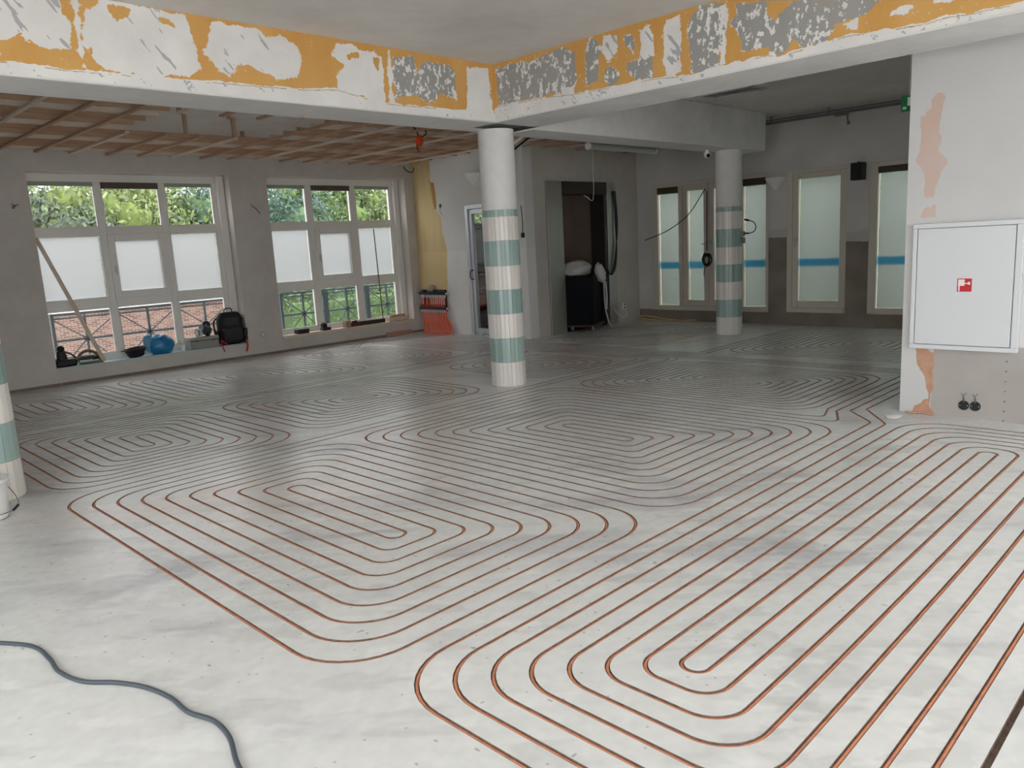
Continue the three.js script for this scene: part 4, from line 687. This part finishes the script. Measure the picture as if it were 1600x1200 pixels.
{ const t = thing('wall_box', 'round empty socket box in the wall right of the backpack', 'socket', [5.95, 0.33, LZ]); obj('rim', uvm(new THREE.TorusGeometry(0.036, 0.005, 8, 24).translate(0, 0, 0.003)), M.grey, t); obj('back', rod([0, 0, 0.0], [0, 0, 0.002], 0.034, 18), M.wall, t); obj('screw', rod([0.006, 0, 0.002], [0.006, 0, 0.008], 0.006, 8), M.grey, t); }

// ---------------------------------------------------------------- hose cabinet and sockets on the right wall
{
  const t = thing('hose_cabinet', 'white wall cabinet with a red fire hose sign', 'cabinet', [6.71, 0.54, -1.735]);
  const z0 = -0.375, z1 = 0.375, h = 0.98; M.cab = mat(0xdadde0, { roughness: 0.42 });
  obj('cabinet_frame', [rbox(-0.05, 0.0, 0, 0.035, z0, z1, 0.004), rbox(-0.05, 0.0, h - 0.035, h, z0, z1, 0.004), rbox(-0.05, 0.0, 0.035, h - 0.035, z0, z0 + 0.032, 0.004), rbox(-0.05, 0.0, 0.035, h - 0.035, z1 - 0.045, z1, 0.004)], M.cab, t);
  const d = obj('door', rbox(-0.048, -0.03, 0.04, h - 0.04, z0 + 0.037, z1 - 0.05, 0.003), M.cab, t);
  obj('back_panel', box(-0.022, -0.002, 0.035, h - 0.035, z0 + 0.032, z1 - 0.045), M.cab, t);
  const s = obj('hose_sign', rbox(-0.0505, -0.0485, 0.455, 0.555, -0.045, 0.055, 0.0008), mat(0xc8202c, { roughness: 0.5 }), d), w = mat(0xf2e6e4, { roughness: 0.5 });
  // white symbol: a reel at top left with its hose, and a nozzle pointing right
  obj('hose_reel_symbol', [box(-0.0515, -0.0503, 0.5, 0.548, -0.038, 0.006), box(-0.0515, -0.0503, 0.46, 0.5, -0.036, -0.026)], w, s);
  obj('nozzle_symbol', [box(-0.0515, -0.0503, 0.514, 0.522, 0.006, 0.03), box(-0.0515, -0.0503, 0.508, 0.53, 0.028, 0.044)], w, s);
}
{ const t = thing('socket_boxes', 'pair of round black socket boxes with bare wires low on the right wall', 'socket', [6.71, 0.1, -1.665]); for (const z of [-0.04, 0.04]) { const b = obj('socket_box', [rod([-0.006, 0, z], [0.0, 0, z], 0.038, 22)], M.black, t); obj('screw', [rod([-0.009, 0, z + 0.026], [-0.006, 0, z + 0.026], 0.004, 8), rod([-0.009, 0, z - 0.026], [-0.006, 0, z - 0.026], 0.004, 8)], M.alu, b); obj('wires', [tube([[-0.006, 0.02, z], [-0.03, 0.07, z + 0.005], [-0.035, 0.1, z - 0.015]], 0.0028, 10, 5), tube([[-0.006, 0.02, z], [-0.028, 0.08, z], [-0.03, 0.105, z + 0.02]], 0.0028, 10, 5)], M.grey, b); } }
tag(obj('plaster_splash', lump((d) => V(6.48 + d.x * 0.09, Math.max(0.001, 0.004 + d.y * 0.008), -2.15 + d.z * 0.06).add(V(d.x, 0, d.z).multiplyScalar(0.02 * perlin.noise(d.x * 3, 1, d.z * 3))), 3), mat(0xeeece8)), 'splash of white plaster on the floor at the wall corner', 'plaster');
tag(obj('plaster_rubble', [0, 1, 2, 3, 4, 5].map((k) => lump((d) => V(6.665 + 0.03 * hash(k, 1, 9) + d.x * 0.02, 0.008 + d.y * 0.008, -2.1 + k * 0.035 + d.z * 0.025), 1)), mat(0xcfa48e, { roughness: 0.95 })), 'crumbs of pink plaster along the foot of the right wall', 'rubble').userData.kind = 'stuff';
// ---------------------------------------------------------------- things on the window sills
const SY = 0.238, SZ = LZ - 0.1; // top and middle of the left sill
{
  const t = thing('backpack', 'black backpack with red straps on the right end of the left sill', 'backpack', [wx(5.5), SY, LZ - 0.09], -0.12);
  const bodyG = new RoundedBoxGeometry(0.42, 0.5, 0.22, 5, 0.09), p = bodyG.attributes.position;
  for (let i = 0; i < p.count; i++) { const y = p.getY(i), k = sm(0.02, 0.25, y), b = 1 + 0.05 * Math.sin(y * 9); p.setX(i, p.getX(i) * (1 - 0.22 * k) * b); p.setZ(i, p.getZ(i) * (1 - 0.25 * k) * b + 0.02 * k); }
  bodyG.computeVertexNormals(); obj('body', uvm(bodyG.translate(0, 0.25, 0)), M.blackSoft, t);
  obj('front_pocket', rb(0.3, 0.22, 0.08, 0.035, 0, 0.16, 0.12, 4), mat(0x202226, { roughness: 0.8 }), t);
  obj('upper_pocket', rb(0.24, 0.15, 0.05, 0.024, 0, 0.36, 0.085, 4), mat(0x26282c, { roughness: 0.75 }), t);
  obj('side_pocket', [rb(0.05, 0.2, 0.14, 0.02, -0.215, 0.13, 0.02, 3), rb(0.05, 0.2, 0.14, 0.02, 0.215, 0.13, 0.02, 3)], M.black, t);
  obj('top_handle', tube([[-0.06, 0.49, 0], [-0.05, 0.545, 0], [0.05, 0.545, 0], [0.06, 0.49, 0]], 0.009, 16, 6), M.black, t);
  for (const s of [-1, 1]) obj('shoulder_strap', tube([[s * 0.16, 0.42, -0.08], [s * 0.235, 0.36, 0.0], [s * 0.24, 0.2, 0.06], [s * 0.21, 0.08, 0.1]], 0.014, 20, 6), M.black, t);
  obj('red_strap', [bar([-0.2, 0.08, 0.13], [-0.17, -0.09, 0.155], 0.022, 0.006), bar([-0.2, 0.09, 0.13], [-0.12, 0.02, 0.165], 0.03, 0.006)], M.red, t);
  obj('red_strap', [bar([0.2, 0.06, 0.13], [0.2, -0.05, 0.14], 0.024, 0.006), bar([0.2, -0.05, 0.14], [0.17, -0.13, 0.14], 0.024, 0.006)], M.red, t);
  obj('red_patch', rb(0.07, 0.02, 0.004, 0.001, -0.12, 0.24, 0.152), M.red, t);
}
{
  const t = thing('grey_case', 'low grey tool case on the left sill beside the backpack', 'case', [wx(5.04), SY, LZ - 0.1], 0);
  obj('body', rb(0.44, 0.12, 0.2, 0.01, 0, 0.06, 0), mat(0x8b8c88, { roughness: 0.7 }), t); obj('lid', rb(0.45, 0.05, 0.21, 0.01, 0, 0.15, 0), mat(0x94958f, { roughness: 0.7 }), t); obj('latch', [rb(0.03, 0.04, 0.008, 0.002, -0.12, 0.12, 0.105), rb(0.03, 0.04, 0.008, 0.002, 0.12, 0.12, 0.105)], M.grey, t);
}
{
  const t = thing('power_tool', 'dark green and white power tool on top of the grey case', 'tool', [wx(5.08), SY + 0.178, LZ - 0.11], 0.2);
  obj('motor', [uvm(new THREE.CylinderGeometry(0.065, 0.075, 0.14, 20).rotateZ(1.2).translate(0.03, 0.085, 0))], mat(0x2f4340, { roughness: 0.5 }), t); obj('gearbox', rb(0.09, 0.1, 0.09, 0.02, -0.07, 0.06, 0, 3), mat(0xb7bcbc, { roughness: 0.4 }), t); obj('handle', tube([[0.0, 0.15, 0], [0.05, 0.2, 0], [0.1, 0.19, 0], [0.12, 0.12, 0]], 0.02, 16, 8), M.black, t); obj('guard', rod([-0.11, 0.06, 0], [-0.1, 0.06, 0], 0.06, 20), M.grey, t);
}
{ const t = thing('paper_cup', 'small white cup with sticks on the left sill before the grey case', 'cup', [wx(4.73), SY, LZ - 0.06]); obj('cup', lathe([[0.028, 0], [0.038, 0.085], [0.035, 0.085], [0.026, 0.004], [0, 0.004]], 20), M.white, t); for (const [a, b] of [[-0.04, 0.16], [0.03, 0.19], [0.05, 0.15]]) obj('stick', rod([0, 0.01, 0], [a, b, a * 0.4], 0.005, 6), M.wood, t); }
{ const t = thing('blue_bag', 'bright blue crumpled plastic bag on the left sill', 'bag', [wx(4.43), SY, LZ - 0.12]); obj('bag', [lump((d) => { const w = 1 + 0.16 * perlin.noise(d.x * 2.4, d.y * 2.4, d.z * 2.4 + 5) + 0.05 * perlin.noise(d.x * 8, d.y * 8, d.z * 8); return V(d.x * 0.19 * w, Math.max(0.002, 0.13 + d.y * 0.15 * w), d.z * 0.13 * w); }, 5)], phys(0x1f7fb4, { roughness: 0.35, transmission: 0.15, thickness: 0 }), t); obj('loose_corner', lump((d) => V(-0.17 + d.x * 0.07, 0.17 + d.y * 0.13, d.z * 0.05).multiplyScalar(1 + 0.1 * perlin.noise(d.x * 5, d.y * 5, d.z * 5)), 3), phys(0x6fb4cf, { roughness: 0.3, transmission: 0.4, thickness: 0 }), t); }
{ const t = thing('black_tub', 'black rubber mixing tub tipped on the left sill', 'tub', [wx(4.05), SY + 0.002, LZ - 0.06]); obj('tub', uvm(lathe([[0.0, 0], [0.1, 0], [0.145, 0.11], [0.15, 0.115], [0.138, 0.115], [0.094, 0.012], [0, 0.012]], 28).rotateZ(0.12).translate(0, 0.013, 0)), mat(0x101113, { roughness: 0.75 }), t); obj('grip', rb(0.08, 0.012, 0.03, 0.004, -0.16, 0.105, 0), mat(0x3c3d3d), t); }
{
  const t = thing('sander', 'black floor sander with a hose at the left end of the left sill', 'machine', [wx(3.13), SY, LZ - 0.1], 0.1);
  obj('body', [rb(0.26, 0.1, 0.16, 0.03, 0, 0.05, 0, 3), uvm(new THREE.CylinderGeometry(0.05, 0.07, 0.12, 18).translate(-0.03, 0.15, 0))], M.black, t); obj('knob', [ball(0.045, -0.03, 0.24, 0), cyl(0.02, 0.02, 0.05, -0.03, 0.205, 0)], M.blackSoft, t); obj('arm', tube([[0.0, 0.2, 0], [0.08, 0.16, 0.01], [0.14, 0.1, 0.02]], 0.012, 12, 6), M.black, t);
}
{ const t = thing('vacuum_hose', 'brown ribbed hose with a dark nozzle behind the leaning plank', 'hose', [wx(3.43), SY, LZ - 0.12]); obj('hose', tube([[-0.14, 0.04, 0.02], [-0.1, 0.13, 0.0], [0.0, 0.175, 0], [0.1, 0.13, 0.0], [0.15, 0.03, 0.03]], 0.021, 30, 10), mat(0x6d5a48, { roughness: 0.7 }), t); obj('nozzle', [rb(0.2, 0.05, 0.08, 0.02, -0.03, 0.085, 0.05, 3), rod([0.04, 0.07, 0.05], [0.11, 0.08, 0.05], 0.026, 12)], M.black, t); obj('foot', rb(0.28, 0.03, 0.14, 0.01, 0.02, 0.016, 0.03), mat(0x6b766c), t); }
tag(obj('leaning_plank', bar([wx(3.05), 1.95, LZ - 0.225], [wx(3.6), 0.25, LZ - 0.02], 0.048, 0.022), M.wood), 'thin timber plank leaning across the left window', 'plank');
// right sill
{ const t = thing('small_case', 'flat black case on the left end of the right sill', 'case', [wx(6.72), 0.262, LZ - 0.04]); obj('body', rb(0.22, 0.075, 0.12, 0.012, 0, 0.038, 0), mat(0x20231f, { roughness: 0.6 }), t); obj('lid_edge', rb(0.224, 0.012, 0.124, 0.003, 0, 0.052, 0), M.black, t); }
{ const t = thing('tape_dispenser', 'small black stepped tool on the right sill', 'tool', [wx(7.18), 0.262, LZ - 0.04]); obj('base', rb(0.16, 0.05, 0.1, 0.012, 0, 0.025, 0), M.black, t); obj('head', rb(0.09, 0.07, 0.08, 0.014, -0.03, 0.08, 0), M.blackSoft, t); obj('top_knob', rb(0.05, 0.02, 0.05, 0.006, -0.03, 0.125, 0), mat(0x3a4a44), t); }
{ const t = thing('spirit_level', 'dark red and black level lying on the right sill', 'level', [wx(8.0), 0.262, LZ - 0.05], 0.03); obj('beam', rb(0.78, 0.07, 0.035, 0.005, 0.05, 0.035, 0), mat(0x2a1d1c, { roughness: 0.5 }), t); obj('red_end', [rb(0.22, 0.074, 0.038, 0.005, -0.24, 0.036, 0)], mat(0x5a1f1f, { roughness: 0.5 }), t); obj('grip', rb(0.1, 0.03, 0.03, 0.008, -0.22, 0.085, 0), M.black, t); }
tag(obj('wood_offcut', rbox(wx(7.56), wx(7.66), 0.262, 0.38, LZ - 0.09, LZ + 0.02, 0.004), mat(0xc9b3a2, { map: rep(woodT, 2) })), 'upright pale wood block on the right sill left of the level', 'wood block');
tag(obj('wood_offcut', bar([wx(8.5), 0.3, LZ - 0.02], [wx(8.95), 0.3, LZ - 0.04], 0.07, 0.045), M.wood), 'long wood offcut at the right end of the right sill', 'wood block');
tag(obj('wood_offcut', rbox(wx(8.55), wx(8.88), 0.336, 0.376, LZ - 0.06, LZ - 0.005, 0.006), M.woodDark), 'short brown offcut on top of the long offcut', 'wood block');
tag(obj('wood_offcut', rbox(8.32, 8.88, 0.0, 0.075, LZ + 0.012, LZ + 0.055, 0.004), M.woodDark), 'brown timber piece on the floor below the right window', 'wood block');
tag(obj('thin_rod', rod([wx(8.49), 1.93, LZ - 0.235], [wx(8.44), 0.262, LZ - 0.1], 0.009, 8), mat(0x5b352b, { roughness: 0.6 })), 'thin dark brown rod leaning against the right window', 'rod');

// ---------------------------------------------------------------- bucket and cable in the foreground
{
  const t = thing('plastic_bucket', 'white plastic bucket beside the left column', 'bucket', [0.955, 0, -5.75], 0.5);
  obj('pail', lathe([[0.0, 0.002], [0.118, 0.002], [0.122, 0.012], [0.136, 0.19], [0.142, 0.192], [0.142, 0.205], [0.138, 0.207], [0.14, 0.235], [0.147, 0.237], [0.147, 0.25], [0.14, 0.252], [0.134, 0.245], [0.118, 0.012], [0, 0.012]], 40), M.white, t);
  obj('lid', lathe([[0.0, 0.248], [0.125, 0.248], [0.13, 0.256], [0.15, 0.258], [0.152, 0.24], [0.147, 0.238]], 40), mat(0xf2f2f0, { roughness: 0.4 }), t);
  obj('handle', tube([[0.148, 0.2, 0], [0.16, 0.14, 0.05], [0.15, 0.08, 0.1], [0.09, 0.055, 0.15], [0.0, 0.05, 0.165], [-0.09, 0.06, 0.15], [-0.148, 0.12, 0.06], [-0.148, 0.2, 0]], 0.003, 40, 6), M.grey, t);
  obj('grip', rod([0.115, 0.062, 0.135], [0.055, 0.05, 0.16], 0.008, 10), mat(0x23263c, { roughness: 0.5 }), t);
}
tag(obj('power_cable', tube([[0.3, 0.008, -4.1], [0.48, 0.008, -3.86], [0.58, 0.008, -3.73], [0.67, 0.008, -3.57], [0.685, 0.008, -3.4], [0.68, 0.008, -3.26], [0.72, 0.008, -3.1], [0.8, 0.008, -2.99], [0.86, 0.008, -2.87], [0.895, 0.008, -2.72], [0.9, 0.008, -2.58], [0.935, 0.008, -2.46], [0.93, 0.008, -2.34], [0.88, 0.008, -2.17], [0.85, 0.008, -1.95], [0.9, 0.008, -1.6]], 0.0085, 160, 10), mat(0x4a535b, { roughness: 0.5 })), 'dark grey power cable winding over the floor in front', 'cable');
renderer.render(scene, camera);
